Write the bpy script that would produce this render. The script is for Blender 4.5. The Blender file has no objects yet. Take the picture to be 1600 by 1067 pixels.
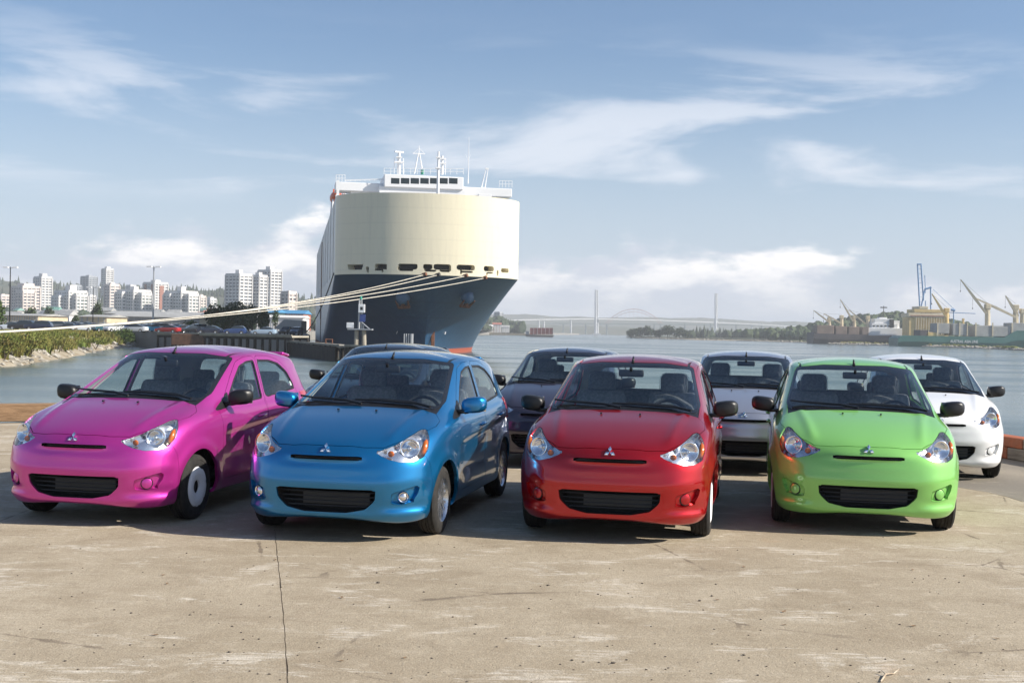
import bpy, bmesh, math, random
import numpy as np
from mathutils import Vector, Matrix, Euler, noise as mnoise
R = math.radians
scene = bpy.context.scene
col = scene.collection

# ---------------------------------------------------------------- camera
CAM_H, FPX, ROLL, HOR = 1.706, 1890.0, 0.0195, 518.0
cam_d = bpy.data.cameras.new('camera')
cam = bpy.data.objects.new('camera', cam_d); col.objects.link(cam)
cam_d.sensor_width = 36.0
cam_d.lens = 36.0 * FPX / 1600.0
cam_d.clip_start = 0.1; cam_d.clip_end = 60000
PITCH = math.atan2(533.5 - HOR, FPX)
CAM_M = Matrix.Translation((0, 0, CAM_H)) @ Euler((math.pi / 2 - PITCH, 0, 0)).to_matrix().to_4x4() @ Matrix.Rotation(ROLL, 4, 'Z')
cam.matrix_world = CAM_M
scene.camera = cam

def P(px, py, D):
    """world point seen at photo position (px, py), D metres ahead of the camera"""
    d = CAM_M.to_3x3() @ Vector(((px - 800) / FPX, -(py - 533.5) / FPX, -1))
    return Vector((0, 0, CAM_H)) + d * (D / d.y)
def PX(px, D, z):
    """x of a point that stands at depth D and height z and is seen in photo column px"""
    a = P(px, 300, D); b = P(px, 700, D)
    t = (z - a.z) / (b.z - a.z)
    return a.x + (b.x - a.x) * t
def PZ(px, py, D): return P(px, py, D).z

# ---------------------------------------------------------------- light
SUN_EL, SUN_TOWARD_CAM = R(33), R(11)
sdir = Vector((math.cos(SUN_EL) * math.cos(SUN_TOWARD_CAM), -math.cos(SUN_EL) * math.sin(SUN_TOWARD_CAM), math.sin(SUN_EL)))
sun_d = bpy.data.lights.new('sun', 'SUN'); sun = bpy.data.objects.new('sun', sun_d); col.objects.link(sun)
sun_d.energy = 5.0; sun_d.angle = R(0.53); sun_d.color = (1.0, 0.93, 0.82)
sun.rotation_euler = sdir.to_track_quat('Z', 'Y').to_euler()
sun.location = (60, -10, 60)

world = bpy.data.worlds.new('World'); scene.world = world; world.use_nodes = True
def build_world():
    nt = world.node_tree; N = nt.nodes; L = nt.links; N.clear()
    def nd(t, **k):
        n = N.new(t)
        for a, b in k.items(): setattr(n, a, b)
        return n
    def mth(op, a, b=None, c=None, clamp=False):
        n = nd('ShaderNodeMath', operation=op); n.use_clamp = clamp
        for i, v in enumerate((a, b, c)):
            if v is None: continue
            if isinstance(v, (int, float)): n.inputs[i].default_value = v
            else: L.new(v, n.inputs[i])
        return n.outputs[0]
    def ramp(v, lo, hi, a=0.0, b=1.0):
        n = nd('ShaderNodeMapRange', interpolation_type='SMOOTHSTEP'); L.new(v, n.inputs[0])
        for i, x in enumerate((lo, hi, a, b)): n.inputs[i + 1].default_value = x
        return n.outputs[0]
    sky = nd('ShaderNodeTexSky', sky_type='NISHITA'); sky.sun_disc = False
    sky.sun_elevation = SUN_EL; sky.sun_rotation = math.atan2(sdir.x, sdir.y)
    sky.altitude = 10; sky.air_density = 1.0; sky.dust_density = 1.0; sky.ozone_density = 2.2
    tc = nd('ShaderNodeTexCoord'); sx = nd('ShaderNodeSeparateXYZ'); L.new(tc.outputs['Generated'], sx.inputs[0])
    x, y, z = sx.outputs
    el = mth('ARCSINE', z); az = mth('ADD', mth('ARCTAN2', x, y), 0.07)
    def cvec(sa, se, off, warp=None):
        c = nd('ShaderNodeCombineXYZ')
        L.new(mth('MULTIPLY', az, sa), c.inputs[0]); L.new(mth('MULTIPLY', el, se), c.inputs[1]); c.inputs[2].default_value = off
        return c.outputs[0]
    def noise(v, scale, det, rough, dist=0.0):
        n = nd('ShaderNodeTexNoise'); L.new(v, n.inputs['Vector'])
        n.inputs['Scale'].default_value = scale; n.inputs['Detail'].default_value = det
        n.inputs['Roughness'].default_value = rough; n.inputs['Distortion'].default_value = dist
        return n.outputs[0]
    # streaky high cloud: a broken layer between about 6 and 13 degrees
    n1 = noise(cvec(2.0, 11.0, CIR_OFF), 1.5, 8, 0.56, 0.5)
    n1b = noise(cvec(10.0, 46.0, 1.7), 1.0, 5, 0.6, 0.5)
    c1 = mth('ADD', n1, mth('MULTIPLY', mth('SUBTRACT', n1b, 0.5), 0.22))
    band1 = mth('MULTIPLY', ramp(el, 0.09, 0.13), ramp(el, 0.26, 0.16))
    c1 = mth('MULTIPLY', ramp(c1, 0.485, 0.67), band1)
    c1 = mth('MULTIPLY', c1, 0.70)
    # heaped cloud bank near the horizon
    n2 = noise(cvec(5.5, 13.0, CUM_OFF), 1.7, 9, 0.55, 0.2)
    nlow = noise(cvec(3.6, 0.0, CUM_OFF + 3.3), 1.0, 3, 0.5)
    top = mth('ADD', mth('MULTIPLY', mth('SUBTRACT', nlow, 0.5), 0.26), 0.060)
    dens = mth('ADD', mth('MULTIPLY', mth('SUBTRACT', n2, 0.5), 0.13), mth('SUBTRACT', top, el))
    c2 = mth('MULTIPLY', ramp(dens, -0.004, 0.014), 0.92)
    shade = noise(cvec(15.0, 38.0, CUM_OFF + 0.06), 1.0, 6, 0.55)
    # ground haze tints the lowest degrees
    hz = ramp(el, 0.24, 0.0, 0.0, 0.85)
    def mix(f, a, b):
        m = nd('ShaderNodeMix', data_type='RGBA'); L.new(f, m.inputs[0]) if not isinstance(f, float) else None
        if isinstance(f, float): m.inputs[0].default_value = f
        for s, v in ((6, a), (7, b)):
            if isinstance(v, tuple): m.inputs[s].default_value = (*v, 1)
            else: L.new(v, m.inputs[s])
        return m.outputs[2]
    K = 1.0 / SKY_STR
    tint = nd('ShaderNodeMix', data_type='RGBA', blend_type='MULTIPLY'); tint.inputs[0].default_value = 1; L.new(sky.outputs[0], tint.inputs[6]); tint.inputs[7].default_value = (0.93, 1.0, 1.08, 1)   # camera white balance
    col0 = tint.outputs[2]
    hazec = tuple(v * K for v in (0.41, 0.475, 0.57))
    c = mix(hz, col0, hazec)
    c = mix(c1, c, tuple(v * K for v in (0.60, 0.625, 0.68)))
    lit = tuple(v * K for v in (0.86, 0.83, 0.81)); dk = tuple(v * K for v in (0.46, 0.49, 0.565))
    cc = mix(ramp(shade, 0.40, 0.62), dk, lit)
    fade = ramp(el, -0.01, 0.065)
    cc = mix(fade, tuple(v * K for v in (0.41, 0.46, 0.545)), cc)
    c = mix(c2, c, cc)
    bg = nd('ShaderNodeBackground'); L.new(c, bg.inputs[0]); bg.inputs[1].default_value = SKY_STR
    out = nd('ShaderNodeOutputWorld'); L.new(bg.outputs[0], out.inputs[0])
SKY_STR, CIR_OFF, CUM_OFF, HAZE = 0.082, 11.3, 7.7, 2.0e-4
build_world()
scene.view_settings.view_transform = 'Standard'; scene.view_settings.look = 'None'
scene.view_settings.exposure = 0.63; scene.view_settings.gamma = 1.0
scene.view_settings.use_curve_mapping = False
scene.cycles.max_bounces = 10; scene.cycles.transparent_max_bounces = 24
scene.cycles.use_denoising = True
scene.cycles.caustics_reflective = False; scene.cycles.caustics_refractive = False
scene.cycles.sample_clamp_indirect = 6.0

# ---------------------------------------------------------------- helpers
def tag(o, label=None, cat=None, group=None, kind=None):
    if label: o['label'] = label
    if cat: o['category'] = cat
    if group: o['group'] = group
    if kind: o['kind'] = kind
    return o
def empty(name, loc=(0, 0, 0), rz=0.0):
    o = bpy.data.objects.new(name, None); col.objects.link(o)
    o.location = loc; o.rotation_euler = (0, 0, rz); o.empty_display_size = 0.3
    return o
class MB:
    """collects simple shapes and links them as one mesh object"""
    def __init__(s): s.v = []; s.f = []; s.m = []; s.M = Matrix.Identity(4); s.mi = 0
    def add(s, vs, fs, mi=None):
        b = len(s.v); s.v += [tuple(s.M @ Vector(p)) for p in vs]
        s.f += [tuple(b + i for i in f) for f in fs]; s.m += [s.mi if mi is None else mi] * len(fs)
        return s
    def box(s, c, d, rz=0.0, taper=1.0, mi=None, ry=0.0):
        x, y, z = (a / 2 for a in d); vs = []
        mt = Matrix.Translation(c) @ Matrix.Rotation(rz, 4, 'Z') @ Matrix.Rotation(ry, 4, 'Y')
        for k, t in ((-1, 1), (1, taper)):
            for a, b in ((-1, -1), (1, -1), (1, 1), (-1, 1)): vs.append(mt @ Vector((a * x * t, b * y * t, k * z)))
        return s.add(vs, [(3, 2, 1, 0), (4, 5, 6, 7), (0, 1, 5, 4), (1, 2, 6, 5), (2, 3, 7, 6), (3, 0, 4, 7)], mi)
    def bevbox(s, c, d, b, rz=0.0, mi=None, seg=2):
        bm = bmesh.new(); bmesh.ops.create_cube(bm, size=1)
        bmesh.ops.scale(bm, vec=d, verts=bm.verts)
        bmesh.ops.bevel(bm, geom=bm.edges[:], offset=b, segments=seg, affect='EDGES', profile=0.5)
        mt = Matrix.Translation(c) @ Matrix.Rotation(rz, 4, 'Z')
        bm.verts.ensure_lookup_table()
        s.add([mt @ v.co for v in bm.verts], [[v.index for v in f.verts] for f in bm.faces], mi); bm.free(); return s
    def tube(s, p, q, r0, r1=None, n=8, cap=True, mi=None):
        r1 = r0 if r1 is None else r1; p, q = Vector(p), Vector(q); d = (q - p)
        if d.length < 1e-9: return s
        d.normalize(); a = d.orthogonal().normalized(); b = d.cross(a); vs = []
        for c, r in ((p, r0), (q, r1)):
            for i in range(n):
                t = 2 * math.pi * i / n; vs.append(c + (a * math.cos(t) + b * math.sin(t)) * r)
        fs = [(i, (i + 1) % n, n + (i + 1) % n, n + i) for i in range(n)]
        if cap: fs += [tuple(range(n - 1, -1, -1)), tuple(range(n, 2 * n))]
        return s.add(vs, fs, mi)
    def path(s, pts, r, n=6, mi=None):
        pts = [Vector(p) for p in pts]; vs = []; fs = []; prev = None
        for k, p in enumerate(pts):
            d = (pts[min(k + 1, len(pts) - 1)] - pts[max(k - 1, 0)]).normalized()
            a = d.orthogonal().normalized() if prev is None else (prev - d * prev.dot(d)).normalized()
            prev = a; b = d.cross(a); rr = r[k] if isinstance(r, (list, tuple)) else r
            for i in range(n):
                t = 2 * math.pi * i / n; vs.append(p + (a * math.cos(t) + b * math.sin(t)) * rr)
        for k in range(len(pts) - 1):
            for i in range(n): fs.append((k * n + i, k * n + (i + 1) % n, (k + 1) * n + (i + 1) % n, (k + 1) * n + i))
        fs += [tuple(range(n - 1, -1, -1)), tuple(range((len(pts) - 1) * n, len(pts) * n))]
        return s.add(vs, fs, mi)
    def lathe(s, prof, axis='Y', n=32, c=(0, 0, 0), mi=None, close=False):
        """prof: (radius, along) pairs"""
        vs = []; fs = []; m = len(prof)
        for i in range(n):
            t = 2 * math.pi * i / n; ct, st = math.cos(t), math.sin(t)
            for r, h in prof:
                vs.append({'Y': (c[0] + r * ct, c[1] + h, c[2] + r * st), 'Z': (c[0] + r * ct, c[1] + r * st, c[2] + h), 'X': (c[0] + h, c[1] + r * ct, c[2] + r * st)}[axis])
        for i in range(n):
            j = (i + 1) % n
            for k in range(m if close else m - 1):
                k2 = (k + 1) % m
                q = (i * m + k, j * m + k, j * m + k2, i * m + k2)
                fs.append(q if axis != 'Y' else q[::-1])
        return s.add(vs, fs, mi)
    def prism(s, poly, z0, z1, mi=None):
        n = len(poly)
        vs = [(x, y, z0) for x, y in poly] + [(x, y, z1) for x, y in poly]
        return s.add(vs, [tuple(range(n - 1, -1, -1)), tuple(range(n, 2 * n))] + [(i, (i + 1) % n, n + (i + 1) % n, n + i) for i in range(n)], mi)
    def mesh(s, name, mats, smooth=False, auto=None):
        me = bpy.data.meshes.new(name); me.from_pydata(s.v, [], s.f)
        for m in (mats if isinstance(mats, (list, tuple)) else [mats]): me.materials.append(m)
        me.polygons.foreach_set('material_index', s.m); me.update()
        if smooth or auto: me.shade_smooth()
        if auto: me.set_sharp_from_angle(angle=R(auto))
        return me
    def build(s, name, mats, parent=None, smooth=False, auto=None):
        o = bpy.data.objects.new(name, s.mesh(name, mats, smooth, auto)); col.objects.link(o); o.parent = parent
        return o
def link(name, me, parent=None):
    o = bpy.data.objects.new(name, me); col.objects.link(o); o.parent = parent; return o
def copy_tree(o, parent=None):
    c = o.copy(); col.objects.link(c); c.parent = parent
    for ch in list(o.children): copy_tree(ch, c)
    return c

# materials -------------------------------------------------------
def M_(name, colr, rough=0.5, metal=0.0, coat=0.0, spec=0.5, emit=None, alpha=None):
    m = bpy.data.materials.new(name); m.use_nodes = True; b = m.node_tree.nodes['Principled BSDF']
    b.inputs['Base Color'].default_value = (*colr, 1); b.inputs['Roughness'].default_value = rough
    b.inputs['Metallic'].default_value = metal; b.inputs['Coat Weight'].default_value = coat
    b.inputs['Coat Roughness'].default_value = 0.03; b.inputs['Specular IOR Level'].default_value = spec
    return m
class NT:
    """small node-graph helper for a material"""
    def __init__(s, name):
        s.mat = bpy.data.materials.new(name); s.mat.use_nodes = True; s.t = s.mat.node_tree
        s.b = s.t.nodes['Principled BSDF']; s.out = s.t.nodes['Material Output']
    def n(s, t, **k):
        x = s.t.nodes.new(t)
        for a, b in k.items(): setattr(x, a, b)
        return x
    def l(s, a, b): s.t.links.new(a, b)
    def coord(s, kind='Object', scale=(1, 1, 1), rot=(0, 0, 0), loc=(0, 0, 0)):
        if kind == 'World': src = s.n('ShaderNodeNewGeometry').outputs['Position']
        else: src = s.n('ShaderNodeTexCoord').outputs[kind]
        m = s.n('ShaderNodeMapping'); s.l(src, m.inputs[0])
        m.inputs['Scale'].default_value = scale; m.inputs['Rotation'].default_value = rot; m.inputs['Location'].default_value = loc
        return m.outputs[0]
    def noise(s, v, scale, det=4, rough=0.55, dist=0.0):
        x = s.n('ShaderNodeTexNoise'); s.l(v, x.inputs['Vector'])
        x.inputs['Scale'].default_value = scale; x.inputs['Detail'].default_value = det; x.inputs['Roughness'].default_value = rough; x.inputs['Distortion'].default_value = dist
        return x.outputs[0]
    def voro(s, v, scale, feature='F1', rnd=1.0):
        x = s.n('ShaderNodeTexVoronoi', feature=feature); s.l(v, x.inputs['Vector']); x.inputs['Scale'].default_value = scale; x.inputs['Randomness'].default_value = rnd
        return x
    def ramp(s, v, lo, hi, a=0.0, b=1.0, smooth=True):
        x = s.n('ShaderNodeMapRange', interpolation_type='SMOOTHSTEP' if smooth else 'LINEAR'); s.l(v, x.inputs[0])
        for i, q in enumerate((lo, hi, a, b)): x.inputs[i + 1].default_value = q
        return x.outputs[0]
    def math(s, op, a, b=None):
        x = s.n('ShaderNodeMath', operation=op)
        for i, v in enumerate((a, b)):
            if v is None: continue
            if isinstance(v, (int, float)): x.inputs[i].default_value = v
            else: s.l(v, x.inputs[i])
        return x.outputs[0]
    def mix(s, f, a, b, mode='MIX'):
        x = s.n('ShaderNodeMix', data_type='RGBA', blend_type=mode)
        if isinstance(f, (int, float)): x.inputs[0].default_value = f
        else: s.l(f, x.inputs[0])
        for k, v in ((6, a), (7, b)):
            if isinstance(v, tuple): x.inputs[k].default_value = (*v, 1)
            else: s.l(v, x.inputs[k])
        return x.outputs[2]
    def set(s, **k):
        for a, v in k.items():
            i = s.b.inputs[a.replace('_', ' ')]
            if isinstance(v, tuple): i.default_value = (*v, 1)
            elif isinstance(v, (int, float)): i.default_value = v
            else: s.l(v, i)
        return s
    def bump(s, h, strength=0.5, dist=0.02):
        x = s.n('ShaderNodeBump'); x.inputs['Strength'].default_value = strength; x.inputs['Distance'].default_value = dist
        s.l(h, x.inputs['Height']); s.l(x.outputs[0], s.b.inputs['Normal']); return s
def glass_mat(name, tint, refl=1.0, ior=1.5, rough=0.0):
    """thin clear pane: tinted see-through plus a Fresnel reflection"""
    g = NT(name); g.t.nodes.remove(g.b)
    tr = g.n('ShaderNodeBsdfTransparent'); tr.inputs[0].default_value = (*tint, 1)
    gl = g.n('ShaderNodeBsdfGlossy'); gl.inputs['Roughness'].default_value = rough; gl.inputs[0].default_value = (refl,) * 3 + (1,)
    lw = g.n('ShaderNodeLayerWeight'); lw.inputs[0].default_value = 0.5; f0 = ((ior - 1) / (ior + 1)) ** 2 * 1.6
    fr = g.math('ADD', g.math('MULTIPLY', g.math('POWER', lw.outputs['Facing'], 5.0), 1 - f0), f0)      # same from both sides of the pane
    mx = g.n('ShaderNodeMixShader'); g.l(fr, mx.inputs[0]); g.l(tr.outputs[0], mx.inputs[1]); g.l(gl.outputs[0], mx.inputs[2])
    g.l(mx.outputs[0], g.out.inputs[0]); return g.mat
def noisy(name, c1, c2, scale=1.0, rough=0.8, bump=0.0, bscale=None, det=5, kind='Object', lo=0.35, hi=0.65, metal=0.0, stretch=(1, 1, 1), bdist=0.02):
    g = NT(name); v = g.coord(kind, stretch); n = g.noise(v, scale, det, 0.6)
    g.set(Base_Color=g.mix(g.ramp(n, lo, hi), c1, c2), Roughness=rough, Metallic=metal)
    if bump: g.bump(g.noise(v, bscale or scale * 6, 4), bump, bdist)
    return g.mat
# ================================================================ the setting
WZ = -2.9                                   # river level
def G(px, py, z=0.0):
    """point of the level plane z seen at photo position (px, py)"""
    a = P(px, py, 1.0); o = Vector((0, 0, CAM_H)); d = a - o
    return o + d * ((z - CAM_H) / d.z)
def HY(px): return HOR + math.tan(ROLL) * (px - 800)
# --- materials of the setting
def concrete_mat():
    g = NT('quay_concrete'); v = g.coord('World'); 
    big = g.noise(v, .35, 5, .6); mid = g.noise(v, 1.6, 6, .65, .4); fine = g.noise(v, 26, 5, .7); grain = g.noise(v, 95, 3, .75); blot = g.noise(v, 4.5, 6, .7)
    # trowel drags run obliquely over the slab
    st = g.noise(g.coord('World', (1.3, 4.6, 1), (0, 0, R(-24))), 1.3, 6, .7, .3); st2 = g.noise(g.coord('World', (3.0, 26.0, 1), (0, 0, R(-32))), 1.2, 5, .7, .2)
    c = g.mix(g.ramp(big, .3, .7), (.36, .297, .207), (.48, .408, .302))
    c = g.mix(g.math('MULTIPLY', g.ramp(mid, .42, .72), .65), c, (.285, .225, .150))
    c = g.mix(g.math('MULTIPLY', g.ramp(st, .54, .74), .5), c, (.56, .49, .38))
    pat = g.math('MULTIPLY', g.ramp(g.noise(g.coord('World', (1, 1.8, 1), (0, 0, R(-28)), (3, 1, 0)), 1.1, 6, .72, .5), .535, .63), g.ramp(st2, .40, .62))
    c = g.mix(g.math('MULTIPLY', pat, .9), c, (.72, .66, .56))
    rust = g.ramp(g.noise(g.coord('World', loc=(7, 2, 0)), .8, 4, .6), .66, .76); c = g.mix(g.math('MULTIPLY', rust, .35), c, (.43, .25, .12))
    pit = g.voro(v, 34.0); pits = g.math('MULTIPLY', g.ramp(pit.outputs['Distance'], .16, .07), g.ramp(g.noise(v, 1.1, 4, .6), .47, .66)); c = g.mix(g.math('MULTIPLY', pits, .7), c, (.16, .12, .085))
    c = g.mix(g.ramp(fine, .30, .75, .0, .45), c, (.27, .215, .15))
    c = g.mix(g.ramp(grain, .34, .50, .55, 0.0), c, (.15, .115, .08)); c = g.mix(g.ramp(grain, .56, .70, 0.0, .5), c, (.66, .58, .46)); c = g.mix(g.ramp(blot, .54, .70, 0.0, .32), c, (.60, .52, .405)); c = g.mix(g.ramp(blot, .46, .34, 0.0, .40), c, (.25, .20, .135))
    cr = g.voro(g.coord('World', (.55, .55, 1), loc=(1.3, .4, 0)), 1.0, 'DISTANCE_TO_EDGE')
    wv = g.math('ADD', cr.outputs['Distance'], g.math('MULTIPLY', g.math('SUBTRACT', g.noise(v, 5, 4, .6), .5), .05)); crk = g.math('MULTIPLY', g.ramp(wv, .008, .0), g.ramp(g.noise(v, .6, 2), .52, .62))
    c = g.mix(g.math('MULTIPLY', crk, .7), c, (.12, .09, .065))
    g.set(Base_Color=c, Roughness=.88, Specular_IOR_Level=.3)
    h = g.math('ADD', g.math('ADD', g.math('MULTIPLY', fine, .6), g.math('MULTIPLY', grain, .35)), g.math('ADD', g.math('MULTIPLY', st, .8), g.math('MULTIPLY', pits, -1.0)))
    g.bump(h, .75, .014); return g.mat
m_conc = concrete_mat()
def asphalt_mat():
    g = NT('quay_asphalt'); v = g.coord('World'); c = g.mix(g.ramp(g.noise(v, .8, 5), .35, .7), (.235, .205, .165), (.335, .29, .225))
    ag = g.voro(v, 60); c = g.mix(g.ramp(ag.outputs['Distance'], .1, .5, 0, .5), c, (.13, .115, .095)); c = g.mix(g.math('MULTIPLY', g.ramp(g.noise(v, 2.3, 6, .7), .55, .7), .5), c, (.42, .37, .29))
    g.set(Base_Color=c, Roughness=.92); g.bump(g.noise(v, 60, 3), .6, .01); return g.mat
m_asph = asphalt_mat()
def water_mat():
    g = NT('river_water'); v = g.coord('World', (1, .55, 1))
    far = g.noise(g.coord('World', (.012, .05, 1)), 1.0, 4, .5)
    g.set(Base_Color=(.075, .105, .100), Roughness=g.ramp(far, .4, .65, .14, .26), Specular_IOR_Level=.5, IOR=1.33)
    h = g.math('ADD', g.noise(v, 2.2, 4, .6), g.math('MULTIPLY', g.noise(v, .35, 3, .5), 2.0)); g.bump(h, .26, .10); return g.mat
m_water = water_mat()
m_timber = noisy('kerb_timber', (.34, .21, .115), (.21, .125, .065), 3.0, .85, .6, 22, stretch=(1, 9, 9)); m_timber_grey = noisy('grey_timber', (.26, .225, .185), (.15, .125, .10), 2.5, .9, .6, 20, stretch=(1, 8, 8))
m_timber_red = noisy('orange_painted_timber', (.42, .105, .035), (.25, .085, .04), 2.2, .75, .5, 18); m_block = noisy('grey_block', (.42, .43, .42), (.32, .33, .33), 5, .9)
m_bank = noisy('bank_soil', (.22, .175, .115), (.34, .30, .23), .5, .95, .6, 5); m_lot = noisy('lot_ground', (.20, .19, .175), (.27, .255, .23), .08, .95, kind='World')
m_rock = noisy('bank_rock', (.26, .235, .195), (.44, .41, .355), .9, .95, .5, 6)
def veg(name, cols, scale=.35, kind='World', rough=.75):
    g = NT(name); v = g.coord(kind); n = g.noise(v, scale, 3, .6); n2 = g.noise(v, scale * 9, 3, .6)
    c = g.mix(g.ramp(n, .36, .62), cols[0], cols[1]); c = g.mix(g.math('MULTIPLY', g.ramp(n2, .45, .7), .75), c, cols[2]); g.set(Base_Color=c, Roughness=rough, Specular_IOR_Level=.25)
    g.b.inputs['Subsurface Weight'].default_value = 0.0; return g.mat
m_weed = veg('bank_weeds', [(.115, .165, .028), (.19, .185, .045), (.19, .115, .038)], .11); m_bush = veg('bush_leaves', [(.045, .085, .018), (.085, .125, .028), (.03, .05, .015)], .5)
m_leaf = veg('tree_leaves', [(.035, .062, .020), (.060, .085, .028), (.022, .038, .014)], .3); m_forest = veg('hill_forest', [(.026, .045, .022), (.048, .068, .028), (.016, .030, .016)], .02); m_hill = noisy('hill_ground', (.045, .062, .028), (.085, .085, .050), .01, .95, kind='World')
m_bark = noisy('bark', (.10, .075, .055), (.06, .045, .035), 6, .9)
m_woodpile = noisy('pier_timber', (.018, .015, .012), (.048, .039, .031), 1.5, .9, .4, 9, stretch=(1, 1, .3)); m_deck = noisy('pier_deck', (.36, .33, .27), (.26, .235, .195), .6, .9, .3, 6)

# --- quay: two cast slabs, an asphalt strip on the right, and the edge of the platform
jt = [G(430, 838), G(437, 905), G(443, 965), G(449, 1067), G(460, 1250)]
rnd = random.Random(11)
def jitter_line(pts, step, amp, seed):
    r = random.Random(seed); out = []
    for a, b in zip(pts, pts[1:]):
        n = max(1, int((b - a).length / step))
        for i in range(n): q = a.lerp(b, i / n); out.append((q.x + r.uniform(-amp, amp), q.y))
    out.append((pts[-1].x, pts[-1].y)); return out
d0 = (jt[0] - jt[2]).normalized(); far_j = jt[0] + d0 * 15.5
joint = jitter_line([far_j] + jt, .10, .0028, 3)
quay_pts = [(-46, -30), (-46, 4), (-9.0, 20.05), (-2.4, 24.0), (5.7, 25.6), (7.75, 17.4), (9.6, 8.5), (13.0, -30)]
b = MB(); b.prism(quay_pts, -5.0, -.0075); quay = tag(b.build('quay', m_conc), kind='structure')
seam = [Vector((5.35, 25.3, 0)), G(1478, 757), G(1545, 769), G(1600, 783), Vector((6.6, 8.0, 0)), Vector((9.4, -30, 0))]
sl = jitter_line(seam, .25, .035, 5)
jx = [(x, y) for x, y in joint]
left = [(-46, -30), (-46, 4), (-9.0, 20.05), (-2.7, 23.82)] + [(x - .002, y) for x, y in jx] + [(jx[-1][0], -30)]
b = MB(); b.prism(left[::-1], -.007, 0.0); b.build('slab', m_conc, quay)
right = [(-2.4, 24.0)] + [(5.3, 25.5)] + sl + [(jx[-1][0] + .01, -30)] + [(x + .0025 + max(0, rnd.uniform(-.004, .004)), y) for x, y in jx[::-1]]
b = MB(); b.prism(right[::-1], -.007, 0.0); b.build('slab', m_conc, quay)
asp = [(5.7, 25.6), (7.75, 17.4), (9.6, 8.5), (13.0, -30)] + [(x + .02, y) for x, y in sl[::-1]]
b = MB(); b.prism(asp[::-1], -.007, -.002); b.build('asphalt_strip', m_asph, quay)
# kerb timbers along the two visible edges
def beam(name, p, q, w, h, z0, mat, label, grp='timber kerb beams on the quay edge', ends=.0):
    p = Vector((*p, 0)); q = Vector((*q, 0)); d = (q - p); L = d.length; rz = math.atan2(d.y, d.x); o = empty(name, (*((p + q) / 2).xy, z0), rz); b = MB(); b.bevbox((0, 0, h / 2), (L - .012, w, h), .018); m = b.mesh(name, mat); bpy.data.objects.remove(o)
    o = link(name, m); o.location = (*((p + q) / 2).xy, z0); o.rotation_euler = (0, 0, rz); return tag(o, label, 'kerb', grp)
def lerp2(a, b, t): return (a[0] + (b[0] - a[0]) * t, a[1] + (b[1] - a[1]) * t)
e0, e1 = (-24, 13.35), (-2.6, 23.65)
for k, (t0, t1) in enumerate(((0, .36), (.36, .70), (.70, 1.0))):
    beam('kerb_timber', lerp2(e0, e1, t0), lerp2(e0, e1, t1), .30, .30, .0, m_timber, ['weathered brown kerb timber at the far left edge of the quay', 'brown kerb timber beside the pink car', 'brown kerb timber hidden mostly behind the pink and blue cars'][k])
o = tag(link('concrete_block', MB().bevbox((0, 0, .045), (1.1, .22, .09), .015).mesh('concrete_block', m_block)), 'pale grey block lying against the brown kerb timber', 'block'); o.location = (*G(-14, 655.5).xy, .0); o.rotation_euler = (0, 0, R(26))
f0, f1 = (5.55, 25.2), (9.5, 8.4)
for k, (t0, t1, ma, lb, z0, h) in enumerate(((.0, .40, m_timber_grey, 'grey kerb timber behind the white car', .0, .17), (.40, .455, m_timber_red, 'orange painted kerb timber beside the white car, lower of its stack', .0, .17), (.455, 1.0, m_timber_grey, 'grey weathered lower kerb timber at the right edge', .0, .17),
                              (.0, .42, m_timber_grey, 'grey upper kerb timber behind the white car', .172, .15), (.42, .475, m_timber_red, 'orange painted kerb timber beside the white car, upper of its stack', .172, .15), (.475, 1.0, m_timber_grey, 'grey weathered upper kerb timber at the right edge', .172, .15))):
    beam('kerb_timber', lerp2(f0, f1, t0), lerp2(f0, f1, t1), .30, h, z0, ma, lb)
# --- river, land on the left, hills
b = MB(); b.add([(-4150, -1450, WZ), (4150, -1450, WZ), (4150, 5600, WZ), (-4150, 5600, WZ)], [(0, 1, 2, 3)]); tag(b.build('river', m_water), kind='structure')
b = MB(); b.add([(-4150, -1450, WZ - 6), (4150, -1450, WZ - 6), (4150, 5600, WZ - 6), (-4150, 5600, WZ - 6)], [(0, 1, 2, 3)]); tag(b.build('river_bed', m_bank), kind='structure')
shore_px = [(-420, 640), (-200, 603), (-60, 583), (0, 574), (55, 567), (105, 559), (144, 550), (172, 545), (215, 541), (262, 540)]
shore = [G(x, y, WZ) for x, y in shore_px]
def bank_rows():
    rows = []
    for off, z in ((-2.0, WZ - 1.5), (0, WZ), (2.2, -1.9), (4.5, -.75), (7.5, .05), (10.5, .28), (14, .30)):
        row = []
        for i, p in enumerate(shore):
            a = shore[max(0, i - 1)]; c = shore[min(len(shore) - 1, i + 1)]; d = (c - a); n = Vector((-d.y, d.x, 0)).normalized()
            row.append(p + n * off)
        # densify
        dense = []
        for k in range(len(row) - 1):
            for t in range(8):
                q = row[k].lerp(row[k + 1], t / 8); q.z = z + (mnoise.noise(Vector((q.x * .25, q.y * .25, 1))) * .55 if -1.5 < off < 11 else 0); q.x += mnoise.noise(Vector((q.x * .2, q.y * .2, 5))) * 1.2
                dense.append(q)
        dense.append(Vector((row[-1].x, row[-1].y, z))); rows.append(dense)
    return rows
rows = bank_rows(); n = len(rows[0]); vs = [tuple(p) for r in rows for p in r]; fs = [(r * n + i, r * n + i + 1, (r + 1) * n + i + 1, (r + 1) * n + i) for r in range(len(rows) - 1) for i in range(n - 1)]
b = MB(); b.add(vs, fs); bank = tag(b.build('river_bank', m_bank, smooth=True), kind='structure')
top_edge = rows[-2]
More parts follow.
